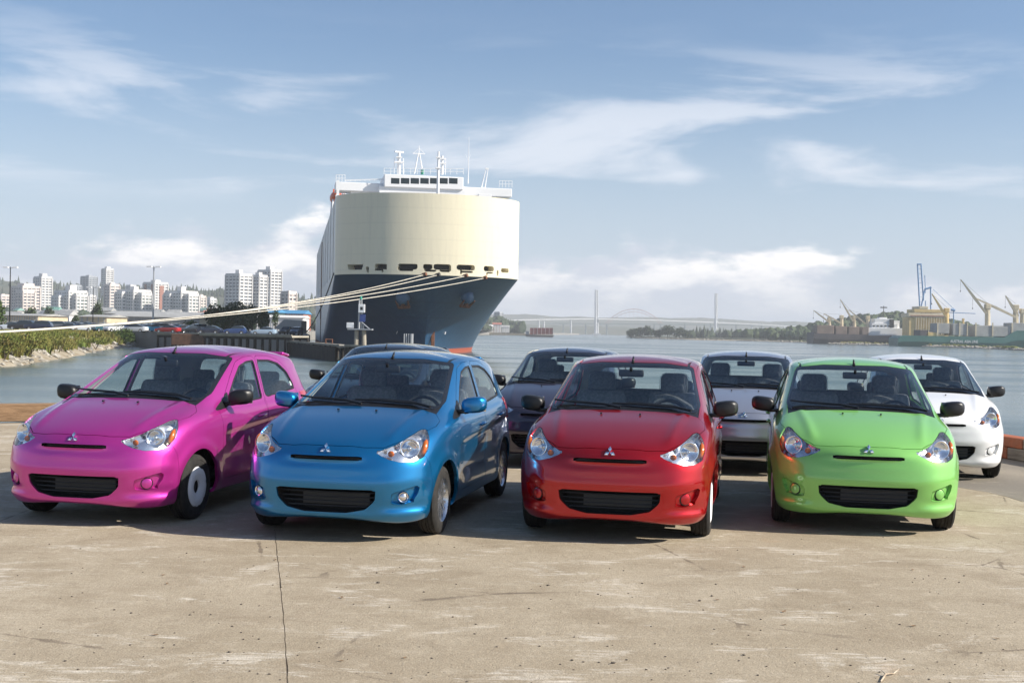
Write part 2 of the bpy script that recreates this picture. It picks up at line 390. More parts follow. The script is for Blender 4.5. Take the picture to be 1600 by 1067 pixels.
# ship frame (needed for the quayside on the left)
SHD = 220.0
Lsh = Vector((PX(523, SHD, 14), SHD, 0)); SF = Vector((.178, -.984, 0)).normalized(); SN = Vector((-SF.y, SF.x, 0)); SB = 16.9
SO = Lsh + SN * SB                                  # midship line at the shoulder; SN points to image right
def side_pt(a, out=0.0): q = SO + SF * a - SN * (SB + out); return (q.x, q.y)
pierB = (PX(470, 205, .2), 205.0)
lot = [(p.x, p.y) for p in top_edge] + [(PX(262, 212, 0), 218), (pierB[0] - 2, 224), side_pt(-10, 4), side_pt(-190, 4), (-95, 640), (-60, 1100), (0, 1800), (150, 2700), (120, 5400), (-4100, 5400), (-4100, 120), (top_edge[0].x - 30, top_edge[0].y - 10)]
b = MB(); b.prism(lot[::-1], WZ - 4, .27); tag(b.build('lot_ground', m_lot), kind='structure')
def hill_h(x, y):
    A = np.interp(x * 2000 / max(y, 1), [-2600, -1400, -850, -450, -350, -200, -60, 60], [60, 74, 66, 60, 50, 38, 16, 3])
    t = min(1.0, max(0, (y - 700) / 1500)); t = t * t
    n_ = mnoise.noise(Vector((x * .0035, y * .003, 0))) * .24 + mnoise.noise(Vector((x * .011, y * .01, 4))) * .08
    return A * t * (1 + n_) + .25 - (4.5 if y < 560 else 0)
b = MB(); nx, ny = 90, 44; vs = []
for j in range(ny + 1):
    y = 540 + 2000 * j / ny
    for i in range(nx + 1):
        x = (-1.45 + 1.5 * i / nx) * y * .62; x = min(x, -70 + (y - 560) * .05); vs.append((x, y, hill_h(x, y)))
b.add(vs, [(j * (nx + 1) + i, j * (nx + 1) + i + 1, (j + 1) * (nx + 1) + i + 1, (j + 1) * (nx + 1) + i) for j in range(ny) for i in range(nx)]); tag(b.build('city_hill', m_hill, smooth=True), kind='structure')
# forest on the hill: thousands of crowns that read as one mass
def add_conifer(b, x, y, z, h, r, rn):
    n = 6; a0 = rn.random() * 6
    for t0, t1, rr in ((.12, .62, 1.0), (.42, 1.0, .66)):
        vs = [(x + r * rr * rn.uniform(.75, 1.2) * math.cos(a0 + 6.283 * i / n), y + r * rr * rn.uniform(.75, 1.2) * math.sin(a0 + 6.283 * i / n), z + h * (t0 + rn.uniform(-.05, .05))) for i in range(n)] + [(x, y, z + h * t1)]
        b.add(vs, [(i, (i + 1) % n, n) for i in range(n)])
ICO = None
def ico():
    global ICO
    if ICO is None:
        bm = bmesh.new(); bmesh.ops.create_icosphere(bm, subdivisions=2, radius=1); bm.verts.ensure_lookup_table(); ICO = ([v.co.copy() for v in bm.verts], [[v.index for v in f.verts] for f in bm.faces]); bm.free()
    return ICO
def add_blob(b, x, y, z, rx, rz, rn):
    v, f = ico(); s = rn.random() * 50
    b.add([(x + p.x * rx * (1 + .45 * mnoise.noise(p * 2.2 + Vector((s, 0, 0)))), y + p.y * rx * (1 + .45 * mnoise.noise(p * 2.2 + Vector((0, s, 0)))), z + p.z * rz * (1 + .5 * mnoise.noise(p * 2.6 + Vector((s, s, 0))))) for p in v], f)
rnd = random.Random(21); b = MB()
for k in range(3600):
    y = (1480 + 1000 * rnd.random() ** .8) if rnd.random() < .86 else rnd.uniform(1000, 1480); x = (-1.15 + 1.28 * rnd.random()) * y * .62
    x = min(x, -75 + (y - 560) * .05); z = hill_h(x, y)
    if mnoise.noise(Vector((x * .008, y * .008, 9))) < -.22: continue
    if rnd.random() < (.72 if y > 1500 else .3): add_conifer(b, x, y, z - 1, rnd.uniform(9, 17) * (1 if y > 1480 else .6), rnd.uniform(2.4, 3.8), rnd)
    else: add_blob(b, x, y, z + 2.2, rnd.uniform(2.6, 5.0), rnd.uniform(2.8, 5), rnd)
tag(b.build('hill_forest', m_forest), 'dark conifer and leafy forest covering the hill behind the towers', 'forest', kind='stuff')
# far ranges across the river
def ridge(name, D, x0, x1, prof, mat, seed):
    b = MB(); n = 140; vs = []
    for i in range(n + 1):
        px = x0 + (x1 - x0) * i / n; y = np.interp(px, [p[0] for p in prof], [p[1] for p in prof]) + 2.2 * mnoise.noise(Vector((px * .02, seed, 0))) + 1.0 * mnoise.noise(Vector((px * .09, seed, 3)))
        t = P(px, y, D); vs += [(t.x, D - 60, WZ), (t.x * .995, D - 25, WZ + (t.z - WZ) * .6), (t.x, D, t.z), (t.x, D + 200, WZ)]
    b.add(vs, [(i * 4 + k, (i + 1) * 4 + k, (i + 1) * 4 + k + 1, i * 4 + k + 1) for i in range(n) for k in range(3)]); return tag(b.build(name, mat, smooth=True), kind='structure')
ridge('far_hills', 5200, 380, 1750, [(380, 500), (740, 492), (820, 489), (870, 494), (960, 496), (1100, 497), (1250, 503), (1400, 505), (1750, 512)], m_hill, 1.5)
ridge('far_shore', 3900, 560, 1750, [(560, 506), (760, 503), (840, 507), (1000, 512), (1200, 517), (1300, 519), (1750, 528)], m_hill, 7.5)
# ================================================================ the hatchback
# x forward from the front axle, y left, z up
WB, TRK, WR = 2.45, 0.715, 0.285
def car_grid():
    c = []
    def colm(*rows): c.append([list(r) for r in rows])
    # rows: 0 tuck 1 lower edge 2 low 3 mid-low 4 mid 5 upper-mid 6 nose/shoulder 7 hood front/upper door 8 hood/belt 9 cowl/window base
    #       10,11 windscreen / side glass 12 header / roof rail 13 roof edge 14 ridge
    colm((0.56,0,0.19),(0.655,0,0.195),(0.7,0,0.27),(0.718,0,0.4),(0.722,0,0.52),(0.716,0,0.63),(0.672,0,0.745),(0.5,0,0.843),(0.12,0,0.965),(-0.27,0,1.045),(-0.53,0,1.185),(-0.8,0,1.32),(-1.06,0,1.43),(-1.28,0,1.475),(-1.5,0,1.492))
    colm((0.555,0.2,0.188),(0.648,0.2,0.193),(0.692,0.205,0.27),(0.71,0.21,0.4),(0.714,0.21,0.52),(0.706,0.21,0.63),(0.66,0.207,0.745),(0.49,0.203,0.843),(0.115,0.2,0.963),(-0.27,0.2,1.043),(-0.53,0.195,1.183),(-0.8,0.19,1.318),(-1.065,0.18,1.428),(-1.28,0.15,1.473),(-1.51,0,1.493))
    colm((0.53,0.4,0.172),(0.615,0.42,0.176),(0.655,0.43,0.26),(0.675,0.44,0.4),(0.678,0.44,0.52),(0.665,0.438,0.625),(0.605,0.43,0.735),(0.445,0.42,0.838),(0.095,0.405,0.957),(-0.265,0.4,1.037),(-0.53,0.385,1.177),(-0.81,0.365,1.311),(-1.08,0.345,1.42),(-1.29,0.3,1.466),(-1.53,0,1.494))
    colm((0.47,0.53,0.162),(0.55,0.57,0.166),(0.585,0.59,0.26),(0.602,0.6,0.4),(0.602,0.602,0.52),(0.583,0.6,0.635),(0.515,0.585,0.75),(0.355,0.565,0.853),(0.05,0.55,0.95),(-0.265,0.54,1.027),(-0.545,0.515,1.163),(-0.83,0.485,1.298),(-1.1,0.455,1.408),(-1.31,0.4,1.457),(-1.55,0,1.495))
    colm((0.4,0.62,0.165),(0.455,0.675,0.168),(0.478,0.7,0.26),(0.487,0.712,0.4),(0.485,0.716,0.52),(0.462,0.715,0.645),(0.385,0.7,0.765),(0.235,0.677,0.868),(-0.01,0.655,0.945),(-0.28,0.64,1.015),(-0.57,0.605,1.143),(-0.86,0.565,1.278),(-1.13,0.53,1.39),(-1.34,0.455,1.447),(-1.58,0,1.496))
    colm((0.29,0.67,0.175),(0.32,0.735,0.178),(0.332,0.765,0.26),(0.33,0.778,0.4),(0.325,0.782,0.52),(0.298,0.782,0.655),(0.215,0.772,0.785),(0.08,0.752,0.878),(-0.12,0.728,0.938),(-0.36,0.708,0.996),(-0.63,0.665,1.117),(-0.91,0.62,1.251),(-1.18,0.58,1.372),(-1.38,0.48,1.443),(-1.61,0,1.497))
    colm((0,0.71,0.185),(0,0.78,0.188),(0,0.806,0.26),(0,0.818,0.4),(0,0.822,0.52),(-0.02,0.823,0.66),(-0.09,0.815,0.79),(-0.2,0.797,0.876),(-0.36,0.775,0.928),(-0.58,0.752,0.973),(-0.82,0.71,1.097),(-1.06,0.66,1.238),(-1.29,0.605,1.375),(-1.45,0.49,1.446),(-1.65,0,1.498))
    for x, xr, zb, zr in ((-.5,0,0,0),(-1.0,1,.008,.006),(-1.5,2,.022,.010),(-2.0,3,.038,.006),(-2.42,4,.055,-.012)):
        top = [(-.88,-1.08,-1.24,-1.40,-1.53,-1.70),(-1.18,-1.33,-1.45,-1.56,-1.64,-1.76),(-1.52,-1.60,-1.68,-1.77,-1.80,-1.85),(-1.90,-1.95,-2.0,-2.04,-2.02,-1.97),(-2.28,-2.30,-2.32,-2.33,-2.26,-2.10)][xr]
        k = 1 if xr < 4 else .99
        colm((x,.725*k,.20),(x,.785*k,.205),(x,.812*k,.28),(x,.824*k,.40),(x,.829*k,.52),(x-.01,.830*k,.66),(x-.05,.822*k,.79),(x-.09+.02*xr,.808*k,.875+zb),(x-.14+.05*xr,.79*k,.925+zb),
             (top[0],.770*k,.962+zb),(top[1],.727*k,1.092+zb*.8),(top[2],.677*k,1.24+zb*.5),(top[3],.617*k,1.384+zr),(top[4],.492*k,1.452+zr),(top[5],0,1.498+zr*.6))
    colm((-2.70,.69,.26),(-2.73,.745,.265),(-2.75,.775,.33),(-2.76,.787,.43),(-2.765,.79,.55),(-2.765,.788,.68),(-2.755,.78,.80),(-2.74,.768,.90),(-2.71,.752,.98),(-2.66,.73,1.03),(-2.64,.69,1.13),(-2.63,.645,1.24),(-2.61,.585,1.355),(-2.46,.45,1.427),(-2.20,0,1.482))
    colm((-2.83,.57,.28),(-2.895,.62,.285),(-2.935,.645,.35),(-2.955,.655,.45),(-2.965,.66,.56),(-2.96,.66,.68),(-2.945,.658,.80),(-2.925,.65,.90),(-2.90,.64,.98),(-2.87,.625,1.04),(-2.82,.60,1.15),(-2.77,.565,1.265),(-2.75,.52,1.362),(-2.56,.38,1.424),(-2.26,0,1.478))
    colm((-2.89,.33,.29),(-2.96,.35,.295),(-3.01,.36,.36),(-3.03,.365,.45),(-3.04,.365,.56),(-3.03,.365,.68),(-3.005,.36,.80),(-2.985,.355,.90),(-2.965,.35,.98),(-2.94,.345,1.04),(-2.885,.33,1.16),(-2.83,.315,1.28),(-2.81,.29,1.385),(-2.60,.21,1.436),(-2.29,0,1.474))
    colm((-2.90,0,.29),(-2.97,0,.295),(-3.02,0,.36),(-3.04,0,.45),(-3.05,0,.56),(-3.04,0,.68),(-3.015,0,.80),(-2.995,0,.90),(-2.975,0,.98),(-2.95,0,1.04),(-2.895,0,1.165),(-2.84,0,1.285),(-2.82,0,1.392),(-2.61,0,1.442),(-2.30,0,1.472))
    return np.array(c, float)          # [col, row, xyz]
def spline_surface(D, nu, nv, iters=4):
    def ext(C):
        E = np.zeros((C.shape[0] + 2, C.shape[1] + 2, 3)); E[1:-1, 1:-1] = C
        E[0, 1:-1] = C[1] * (1, -1, 1); E[-1, 1:-1] = C[-2] * (1, -1, 1)
        E[:, 0] = 2 * E[:, 1] - E[:, 2]
        ph = 2 * E[:, -2] - E[:, -3]; ph[:, 2] = E[:, -3, 2]; E[:, -1] = ph
        return E
    def ev(E, u, v):
        def w(t):
            i = np.minimum(np.floor(t).astype(int), int(t.max()) - (1 if True else 0)) if t.max() > 0 else np.zeros_like(t, int)
            f = t - i; B = np.stack([(1 - f) ** 3, 3 * f ** 3 - 6 * f ** 2 + 4, -3 * f ** 3 + 3 * f ** 2 + 3 * f + 1, f ** 3], -1) / 6
            return i, B
        iu, Bu = w(u); iv, Bv = w(v); S = np.zeros((len(u), len(v), 3))
        for a in range(4):
            for b in range(4):
                S += (Bu[:, a][:, None] * Bv[:, b][None])[..., None] * E[np.ix_(iu + a, iv + b)]
        return S
    C = D.copy(); U = np.arange(D.shape[0], dtype=float); V = np.arange(D.shape[1], dtype=float)
    for _ in range(iters):
        S = ev(ext(C), U, V); C = C + (D - S) * 0.8
        C[0, :, 1] = 0; C[-1, :, 1] = 0; C[:, -1, 1] = 0
    u = np.linspace(0, D.shape[0] - 1, nu + 1); v = np.linspace(0, D.shape[1] - 1, nv + 1)
    return u, v, ev(ext(C), u, v)
def sd_poly(poly, rad=0.0):
    """signed distance to a polygon with rounded corners (negative inside), vectorised over points"""
    A = np.array(poly, float); 
    ar = 0.5 * np.sum(A[:, 0] * np.roll(A[:, 1], -1) - np.roll(A[:, 0], -1) * A[:, 1])
    if ar < 0: A = A[::-1]
    if rad > 0:          # inset, then grow back
        n = len(A); I = []
        for i in range(n):
            p, q, r = A[i - 1], A[i], A[(i + 1) % n]
            d1 = (q - p) / np.linalg.norm(q - p); d2 = (r - q) / np.linalg.norm(r - q)
            n1 = np.array((-d1[1], d1[0])); n2 = np.array((-d2[1], d2[0])); m = n1 + n2
            I.append(q + m * rad / max(0.35, 1 + n1 @ n2))
        A = np.array(I)
    B = np.roll(A, -1, 0)
    def f(X, Y):
        X = np.asarray(X, float); Y = np.asarray(Y, float); d = np.full(X.shape, 1e9); ins = np.zeros(X.shape, bool)
        for (ax, ay), (bx, by) in zip(A, B):
            ex, ey = bx - ax, by - ay; wx, wy = X - ax, Y - ay
            t = np.clip((wx * ex + wy * ey) / (ex * ex + ey * ey + 1e-12), 0, 1)
            d = np.minimum(d, np.hypot(wx - t * ex, wy - t * ey))
            ins ^= ((ay > Y) != (by > Y)) & (X < (bx - ax) * (Y - ay) / (by - ay + 1e-12) + ax)
        return np.where(ins, -d, d) - rad
    return f
def cut_level(bm, f, mask=None, eps=2e-4):
    """split faces along f = 0; f takes an (n,3) array"""
    vs = list(bm.verts); val = f(np.array([v.co for v in vs]))
    val[np.abs(val) < eps] = 0.0
    V = dict(zip(vs, val)); Z = set(v for v in vs if V[v] == 0.0)
    fm = [fc for fc in bm.faces if mask is None or mask(fc)]
    E = set(e for fc in fm for e in fc.edges); fset = set(fm)
    for e in E:
        a, b = e.verts; va, vb = V[a], V[b]
        if va * vb < 0:
            _, nv = bmesh.utils.edge_split(e, a, va / (va - vb)); V[nv] = 0.0; Z.add(nv)
    work = [fc for fc in fm]
    while work:
        fc = work.pop()
        vv = list(fc.verts); n = len(vv); done = False
        zi = [i for i in range(n) if vv[i] in Z]
        for ai in range(len(zi)):
            for bi in range(ai + 1, len(zi)):
                i, j = zi[ai], zi[bi]
                if j - i < 2 or (i == 0 and j == n - 1): continue
                s1 = [V[vv[k]] for k in range(i + 1, j)]; s2 = [V[vv[k % n]] for k in range(j + 1, n + i)]
                if (max(s1) <= 0 and max(s2) > 0) or (min(s1) >= 0 and min(s2) < 0):
                    nf, _ = bmesh.utils.face_split(fc, vv[i], vv[j])
                    if nf: work += [fc, nf]
                    done = True; break
            if done: break

def build_car_shell():
    D = car_grid(); nu, nv = 120, 84
    u, v, S = spline_surface(D, nu, nv)
    x, y, z = S[..., 0].copy(), S[..., 1].copy(), S[..., 2].copy()
    # door scallop under a rising crease, and flared wheel arches
    side = np.clip((y - .70) / .06, 0, 1)
    zc = .735 + (-x - .3) * .055
    t = np.clip((zc - z) / .05, 0, 1); low = np.clip((z - .34) / .14, 0, 1); win = np.clip((-x - .42) / .25, 0, 1) * np.clip((x + 2.75) / .3, 0, 1)
    y -= .022 * side * (t * t * (3 - 2 * t)) * low * win
    for cx in (0, -WB):
        r = np.hypot(x - cx, z - WR); y += .016 * side * np.exp(-((r - .365) / .055) ** 2) * np.clip((z - .2) / .1, 0, 1)
    # brow over the mouth, lip under it, nose lift round the slot
    fr = np.clip((x - .45) / .12, 0, 1)
    x += fr * (.014 * np.exp(-((z - .21) / .035) ** 2) * np.exp(-(y / .5) ** 4) - .012 * np.exp(-((z - .335) / .07) ** 2) * np.exp(-(y / .42) ** 6)
               + .012 * np.exp(-((z - .47) / .06) ** 2) * np.exp(-(y / .62) ** 6) + .010 * np.exp(-((z - .70) / .028) ** 2) * np.exp(-(y / .33) ** 6) - .008 * np.exp(-((z - .635) / .03) ** 2) * np.exp(-(y / .36) ** 6))
    cn = np.clip((y - .40) / .12, 0, 1) * np.clip((x - .30) / .12, 0, 1); rg_ = .016 * np.exp(-((z - .232) / .028) ** 2) - .010 * np.exp(-((z - .30) / .03) ** 2) + .006 * np.exp(-((z - .50) / .05) ** 2); x += cn * rg_ * .7; y += cn * rg_ * .7
    # hood power creases
    hd = np.clip((z - .78) / .06, 0, 1) * np.clip((x + .3) / .1, 0, 1); z += hd * .013 * np.exp(-((y - (.46 + .12 * np.clip(.5 - x, 0, 1))) / .042) ** 2)
    S = np.stack([x, y, z], -1)
    S[0, :, 1] = 0; S[-1, :, 1] = 0; S[:, -1, 1] = 0
    bm = bmesh.new()
    vs = [[bm.verts.new(S[i, j]) for j in range(nv + 1)] for i in range(nu + 1)]
    for i in range(nu):
        for j in range(nv):
            q = [vs[i][j], vs[i][j + 1], vs[i + 1][j + 1], vs[i + 1][j]]
            if j == nv - 1: pass
            try: bm.faces.new(q[::-1])
            except ValueError: pass
    bmesh.ops.remove_doubles(bm, verts=bm.verts, dist=1e-5)
    bm.normal_update()
    # orient outward
    tot = sum(1 if fc.normal.dot(Vector((0, fc.calc_center_median().y, fc.calc_center_median().z - .7))) > 0 else -1 for fc in bm.faces)
    if tot < 0: bmesh.ops.reverse_faces(bm, faces=bm.faces)
    lay = bm.faces.layers.int.new('reg')
    def sideq(fc): return fc.normal.y > .25 and fc.calc_center_median().y > .35
    def frontq(fc): c = fc.calc_center_median(); return c.x > .1 and fc.normal.x > -.05
    def region(f, idx, mask, only=(0,)):
        cut_level(bm, f, lambda fc: fc[lay] in only and mask(fc))
        fl = [fc for fc in bm.faces if fc[lay] in only and mask(fc)]
        if not fl: return
        d = f(np.array([fc.calc_center_median() for fc in fl]))
        for fc, q in zip(fl, d):
            if q < 0: fc[lay] = idx
    XZ = lambda s: (lambda p: s(p[:, 0], p[:, 2])); YZ = lambda s: (lambda p: s(p[:, 1], p[:, 2])); XY = lambda s: (lambda p: s(p[:, 0], p[:, 1]))
    # wheel openings (removed)
    for cx, rr in ((0, .338), (-WB, .332)):
        region(lambda p, cx=cx, rr=rr: np.hypot(p[:, 0] - cx, p[:, 2] - WR) - rr, 99, lambda fc: fc.calc_center_median().y > .3)
    bmesh.ops.delete(bm, geom=[fc for fc in bm.faces if fc[lay] == 99], context='FACES')
    # windscreen
    ws = sd_poly([(-.690, 1.018), (0, 1.07), (.690, 1.018), (.565, 1.402), (.3, 1.435), (-.3, 1.435), (-.565, 1.402)], .05)
    wm = lambda fc: fc.calc_center_median().x > -1.3 and fc.calc_center_median().z > .96 and fc.normal.x > .1 and fc.calc_center_median().x < -.05
    region(YZ(lambda a, b: ws(a, b) + .024), 1, wm)
    region(YZ(ws), 2, wm)
    # side glass with its rubber frame
    fw = sd_poly([(-.66, .972), (-.97, 1.185), (-1.20, 1.318), (-1.36, 1.358), (-1.545, 1.368), (-1.475, .992)], .022)
    rw = sd_poly([(-1.555, .998), (-1.625, 1.368), (-1.93, 1.362), (-2.14, 1.325), (-2.30, 1.235), (-2.42, 1.055)], .045)
    region(XZ(lambda a, b: fw(a, b) + .014), 3, sideq); region(XZ(fw), 4, sideq)
    region(XZ(lambda a, b: rw(a, b) + .014), 5, sideq); region(XZ(rw), 6, sideq)
    sail = sd_poly([(-.40, .935), (-.58, 1.005), (-.76, 1.085), (-.72, .975), (-.62, .945)], .006)
    region(XZ(sail), 7, sideq)
    # rear glass
    rg = sd_poly([(-.60, 1.07), (.60, 1.07), (.50, 1.335), (-.50, 1.335)], .06)
    rm = lambda fc: fc.calc_center_median().x < -2.55 and fc.normal.x < -.3 and fc.calc_center_median().z > .98
    region(YZ(rg), 8, rm)
    # head lamp
    ph = R(40); hl = sd_poly([(-.105, .722), (-.02, .674), (.08, .648), (.19, .650), (.29, .680), (.355, .735), (.395, .815), (.412, .893), (.34, .880), (.2, .830), (.05, .772)], .014)
    HL = lambda p: hl(-p[:, 0] * math.sin(ph) + p[:, 1] * math.cos(ph), p[:, 2])
    region(HL, 9, frontq)
    # mouth, slot, fog pocket
    mo = sd_poly([(-.415, .430), (.415, .430), (.405, .345), (.33, .275), (.18, .245), (-.18, .245), (-.33, .275), (-.405, .345)], .03)
    region(YZ(mo), 10, frontq)
    sl = sd_poly([(-.305, .690), (.305, .690), (.285, .663), (-.285, .663)], .008)
    region(YZ(sl), 11, frontq)
    fg = sd_poly([(.530, .320), (.535, .402), (.60, .424), (.725, .466), (.71, .40), (.675, .333), (.605, .312)], .016)
    region(YZ(fg), 12, frontq)
    # hood, cowl
    hd = sd_poly([(.648, -.1), (.648, .1), (.625, .30), (.575, .45), (.43, .585), (.25, .685), (.05, .735), (-.10, .728), (-.205, .665), (-.215, .4), (-.22, 0), (-.22, -.1)], 0)
    region(XY(hd), 13, lambda fc: fc.normal.z > .15 and fc.calc_center_median().z > .66 and fc.calc_center_median().x > -.4)
    region(lambda p: np.maximum(-.46 - p[:, 0], p[:, 1] - .665), 14, lambda fc: fc.normal.z > .4 and -.46 < fc.calc_center_median().x < -.15 and fc.calc_center_median().z > .93)
    # bumper
    region(lambda p: (.345 + np.clip(p[:, 2] - .60, 0, 1) * .55) - p[:, 0], 15, lambda fc: fc.calc_center_median().x > .05)
    # doors
    lo_f = sd_poly([(-.455, .36), (-.455, .80), (-.43, .945), (-1.0, .99), (-1.50, .99), (-1.515, .60), (-1.515, .30), (-.50, .30)], .03)
    fd = lambda a, b: np.minimum(lo_f(a, b), fw(a, b) - .045)
    lo_r = sd_poly([(-1.525, .30), (-1.525, 1.0), (-2.43, 1.04), (-2.42, .80), (-2.27, .64), (-2.08, .50), (-2.05, .30)], .03)
    rd = lambda a, b: np.maximum(np.minimum(lo_r(a, b), rw(a, b) - .045), a + 1.525 + np.clip(b - .99, 0, 1) * .19)
    region(XZ(fd), 16, sideq); region(XZ(rd), 17, sideq)
    # roof panel and its drip strips (by height on the shell)
    rail = lambda p: .522 - .02 * np.clip((-p[:, 0] - 2.2) / .4, 0, 1) - p[:, 1]
    region(lambda p: np.abs(rail(p)) - .011, 18, lambda fc: fc.normal.z > .55 and fc.calc_center_median().z > 1.385)
    region(lambda p: -(rail(p) - .011), 19, lambda fc: fc.normal.z > .45 and fc.calc_center_median().z > 1.36)
    # tail lamp, tailgate
    tl = sd_poly([(.47, .80), (.50, 1.0), (.70, 1.03), (.80, 1.0), (.80, .80), (.65, .77)], .02)
    region(YZ(tl), 20, lambda fc: fc.calc_center_median().x < -2.5 and fc.normal.x < .1)
    region(lambda p: .52 - p[:, 2], 21, lambda fc: fc.calc_center_median().x < -2.6 and fc.normal.x < -.35 and fc.calc_center_median().y < .62)
    # mirror to the other side
    bm.normal_update()
    verts = [v.co.copy() for v in bm.verts]; nrm = [v.normal.copy() for v in bm.verts]
    for i, v in enumerate(bm.verts):
        v.index = i
        if abs(v.co.y) < 1e-4: verts[i].y = 0; nrm[i].y = 0; nrm[i].normalize()
    reg = {}
    for fc in bm.faces: reg.setdefault(fc[lay], []).append([v.index for v in fc.verts])
    bm.free()
    return verts, nrm, reg
CV, CN, CREG = build_car_shell()

def panel(name, regs, mats, sides=(1, -1), thick=0.022, off=0.0, inner=1, shrink=0.0, shift=None):
    """one body panel: outer skin, inner skin and edges, with the smooth normals of the whole shell"""
    vs = []; nn = []; fs = []; mi = []; idx = {}
    def vid(i, s):
        p = CV[i]; k = (i, 1 if p.y == 0 else s)
        if k not in idx:
            n = CN[i]; idx[k] = len(vs); q = p + n * off
            if shift: q = q + Vector(shift)
            vs.append((q.x, q.y * s, q.z)); nn.append((n.x, n.y * s, n.z))
        return idx[k]
    for r in regs:
        for s in sides:
            for f in CREG.get(r, []):
                g = [vid(i, s) for i in f]
                if len(set(g)) < 3: continue
                fs.append(g if s > 0 else g[::-1])
    if shrink:       # leave a real panel gap
        from collections import Counter
        cnt = Counter(); nxt = {}
        for f in fs:
            for a, b in zip(f, f[1:] + f[:1]): cnt[frozenset((a, b))] += 1
        mv = {}
        for f in fs:
            for a, b in zip(f, f[1:] + f[:1]):
                if cnt[frozenset((a, b))] == 1:
                    d = Vector(vs[b]) - Vector(vs[a]); n = Vector(nn[a]) + Vector(nn[b]); m = n.cross(d)
                    if m.length > 1e-9:
                        m.normalize(); mv.setdefault(a, Vector()); mv.setdefault(b, Vector()); mv[a] += m; mv[b] += m
        for i, m in mv.items():
            if m.length > 1e-6:
                m = m.normalized() * shrink; v = vs[i]
                if abs(v[1]) < 1e-6: m.y = 0
                vs[i] = (v[0] + m.x, v[1] + m.y, v[2] + m.z)
    no = len(fs); mi = [0] * no; N = len(vs)
    if thick:
        edges = {}
        for f in fs:
            for a, b in zip(f, f[1:] + f[:1]): edges[(a, b)] = edges.get((a, b), 0) + 1
        bd = [(a, b) for (a, b) in edges if (b, a) not in edges]
        vs2 = [tuple(Vector(v) - Vector(n) * thick) for v, n in zip(vs, nn)]
        fs2 = [[N + i for i in f[::-1]] for f in fs]
        rim = []; rv = []; rb = 2 * N; ri = {}
        for a, b in bd:
            for i in (a, b):
                if i not in ri: ri[i] = rb + len(rv); rv += [vs[i], vs2[i]]
            rim.append([ri[b], ri[a], ri[a] + 1, ri[b] + 1])
        allv = vs + vs2 + rv; fs = fs + fs2 + rim; mi += [inner] * len(fs2) + [0] * len(rim)
    else: allv = vs
    me = bpy.data.meshes.new(name); me.from_pydata(allv, [], fs)
    for m in mats: me.materials.append(m)
    me.polygons.foreach_set('material_index', mi); me.shade_smooth()
    cn = [(0, 0, 0)] * len(me.loops)
    li = 0
    for p in me.polygons:
        if p.index < no:
            for k in p.loop_indices: cn[k] = nn[me.loops[k].vertex_index]
        else: 
            q = tuple(p.normal)
            for k in p.loop_indices: cn[k] = q
    me.normals_split_custom_set(cn); me.update()
    return me

def car_paint(name, c1, metal, rough, flake=0.0):
    g = NT(name); v = g.coord('Object')
    g.set(Base_Color=c1, Metallic=metal, Roughness=rough, Coat_Weight=1.0, Coat_IOR=1.6, Coat_Roughness=0.02, Specular_IOR_Level=0.06)
    d = g.noise(v, 2.2, 5, 0.6); g.l(g.ramp(d, .3, .75, .005, .03), g.b.inputs['Coat Roughness'])   # dusty film
    return g.mat
PAINT = dict(
    pink=car_paint('paint_pink', (.60, .042, .34), .68, .34), blue=car_paint('paint_blue', (.006, .19, .44), .78, .32),
    red=car_paint('paint_red', (.46, .003, .008), .72, .32), green=car_paint('paint_green', (.25, .58, .145), .25, .34),
    black=car_paint('paint_black', (.012, .014, .024), .3, .3), grey=car_paint('paint_dark_grey', (.055, .050, .075), .5, .34),
    silver=car_paint('paint_silver', (.50, .51, .56), .75, .34), white=car_paint('paint_white', (.80, .80, .80), .0, .4))
m_trim = M_('black_plastic', (.010, .010, .011), .42); m_rubber = M_('window_rubber', (.010, .010, .011), .5)
m_inner = M_('cabin_lining', (.52, .52, .51), .9); m_dark = M_('dark_underbody', (.012, .012, .012), .8)
m_glass = glass_mat('car_glass', (.78, .86, .84), 1.0, 1.5); m_wsglass = glass_mat('windscreen_glass', (.88, .94, .93), 1.0, 1.62)
m_rearglass = glass_mat('rear_glass', (.75, .82, .80), 1.0, 1.5)
m_lens = glass_mat('lamp_lens', (.95, .96, .97), 1.0, 1.5); m_frit = M_('glass_border', (.012, .013, .015), .12)
m_chrome = M_('chrome', (.85, .86, .88), .08, 1.0); m_silverlamp = M_('lamp_bowl', (.74, .75, .78), .18, .92)
m_amber = M_('amber_lens', (.50, .12, .02), .15, 0, .5); m_redlens = M_('red_lens', (.45, .01, .015), .1, 0, .8)
m_seat = noisy('seat_cloth', (.17, .18, .20), (.26, .27, .29), 40, .95); m_plast = glass_mat('seat_wrap', (.80, .82, .84), .5, 1.35, .25)
m_dash = M_('dashboard', (.028, .028, .030), .7); m_tyre = noisy('tyre_rubber', (.010, .0095, .009), (.022, .020, .018), 14, .85)
m_alloy = M_('alloy', (.62, .63, .65), .25, .9); m_whitecover = M_('white_wheel_cover', (.82, .83, .86), .55); m_steel = M_('wheel_steel', (.03, .03, .032), .5, .3)
m_grillebar = M_('grille_bar', (.020, .020, .022), .4); m_rad = M_('radiator', (.09, .09, .09), .5, .6)
m_paper = M_('sticker_paper', (.8, .8, .78), .7)
pm = PAINT['pink']
CARM = {}
def cm(key, *a, **k): CARM[key] = panel(key, *a, **k)
cm('body', [0], [pm, m_inner], thick=.028)
cm('roof_panel', [19], [pm, m_inner], thick=.024)
cm('roof_strip', [18], [m_rubber, m_rubber], thick=.012, off=-.004)
cm('hood', [13], [pm, m_dark], shrink=.0040)
cm('front_bumper', [15], [pm, m_dark], shrink=.0026)
cm('cowl', [14], [m_trim, m_dark], thick=.01, off=-.006)
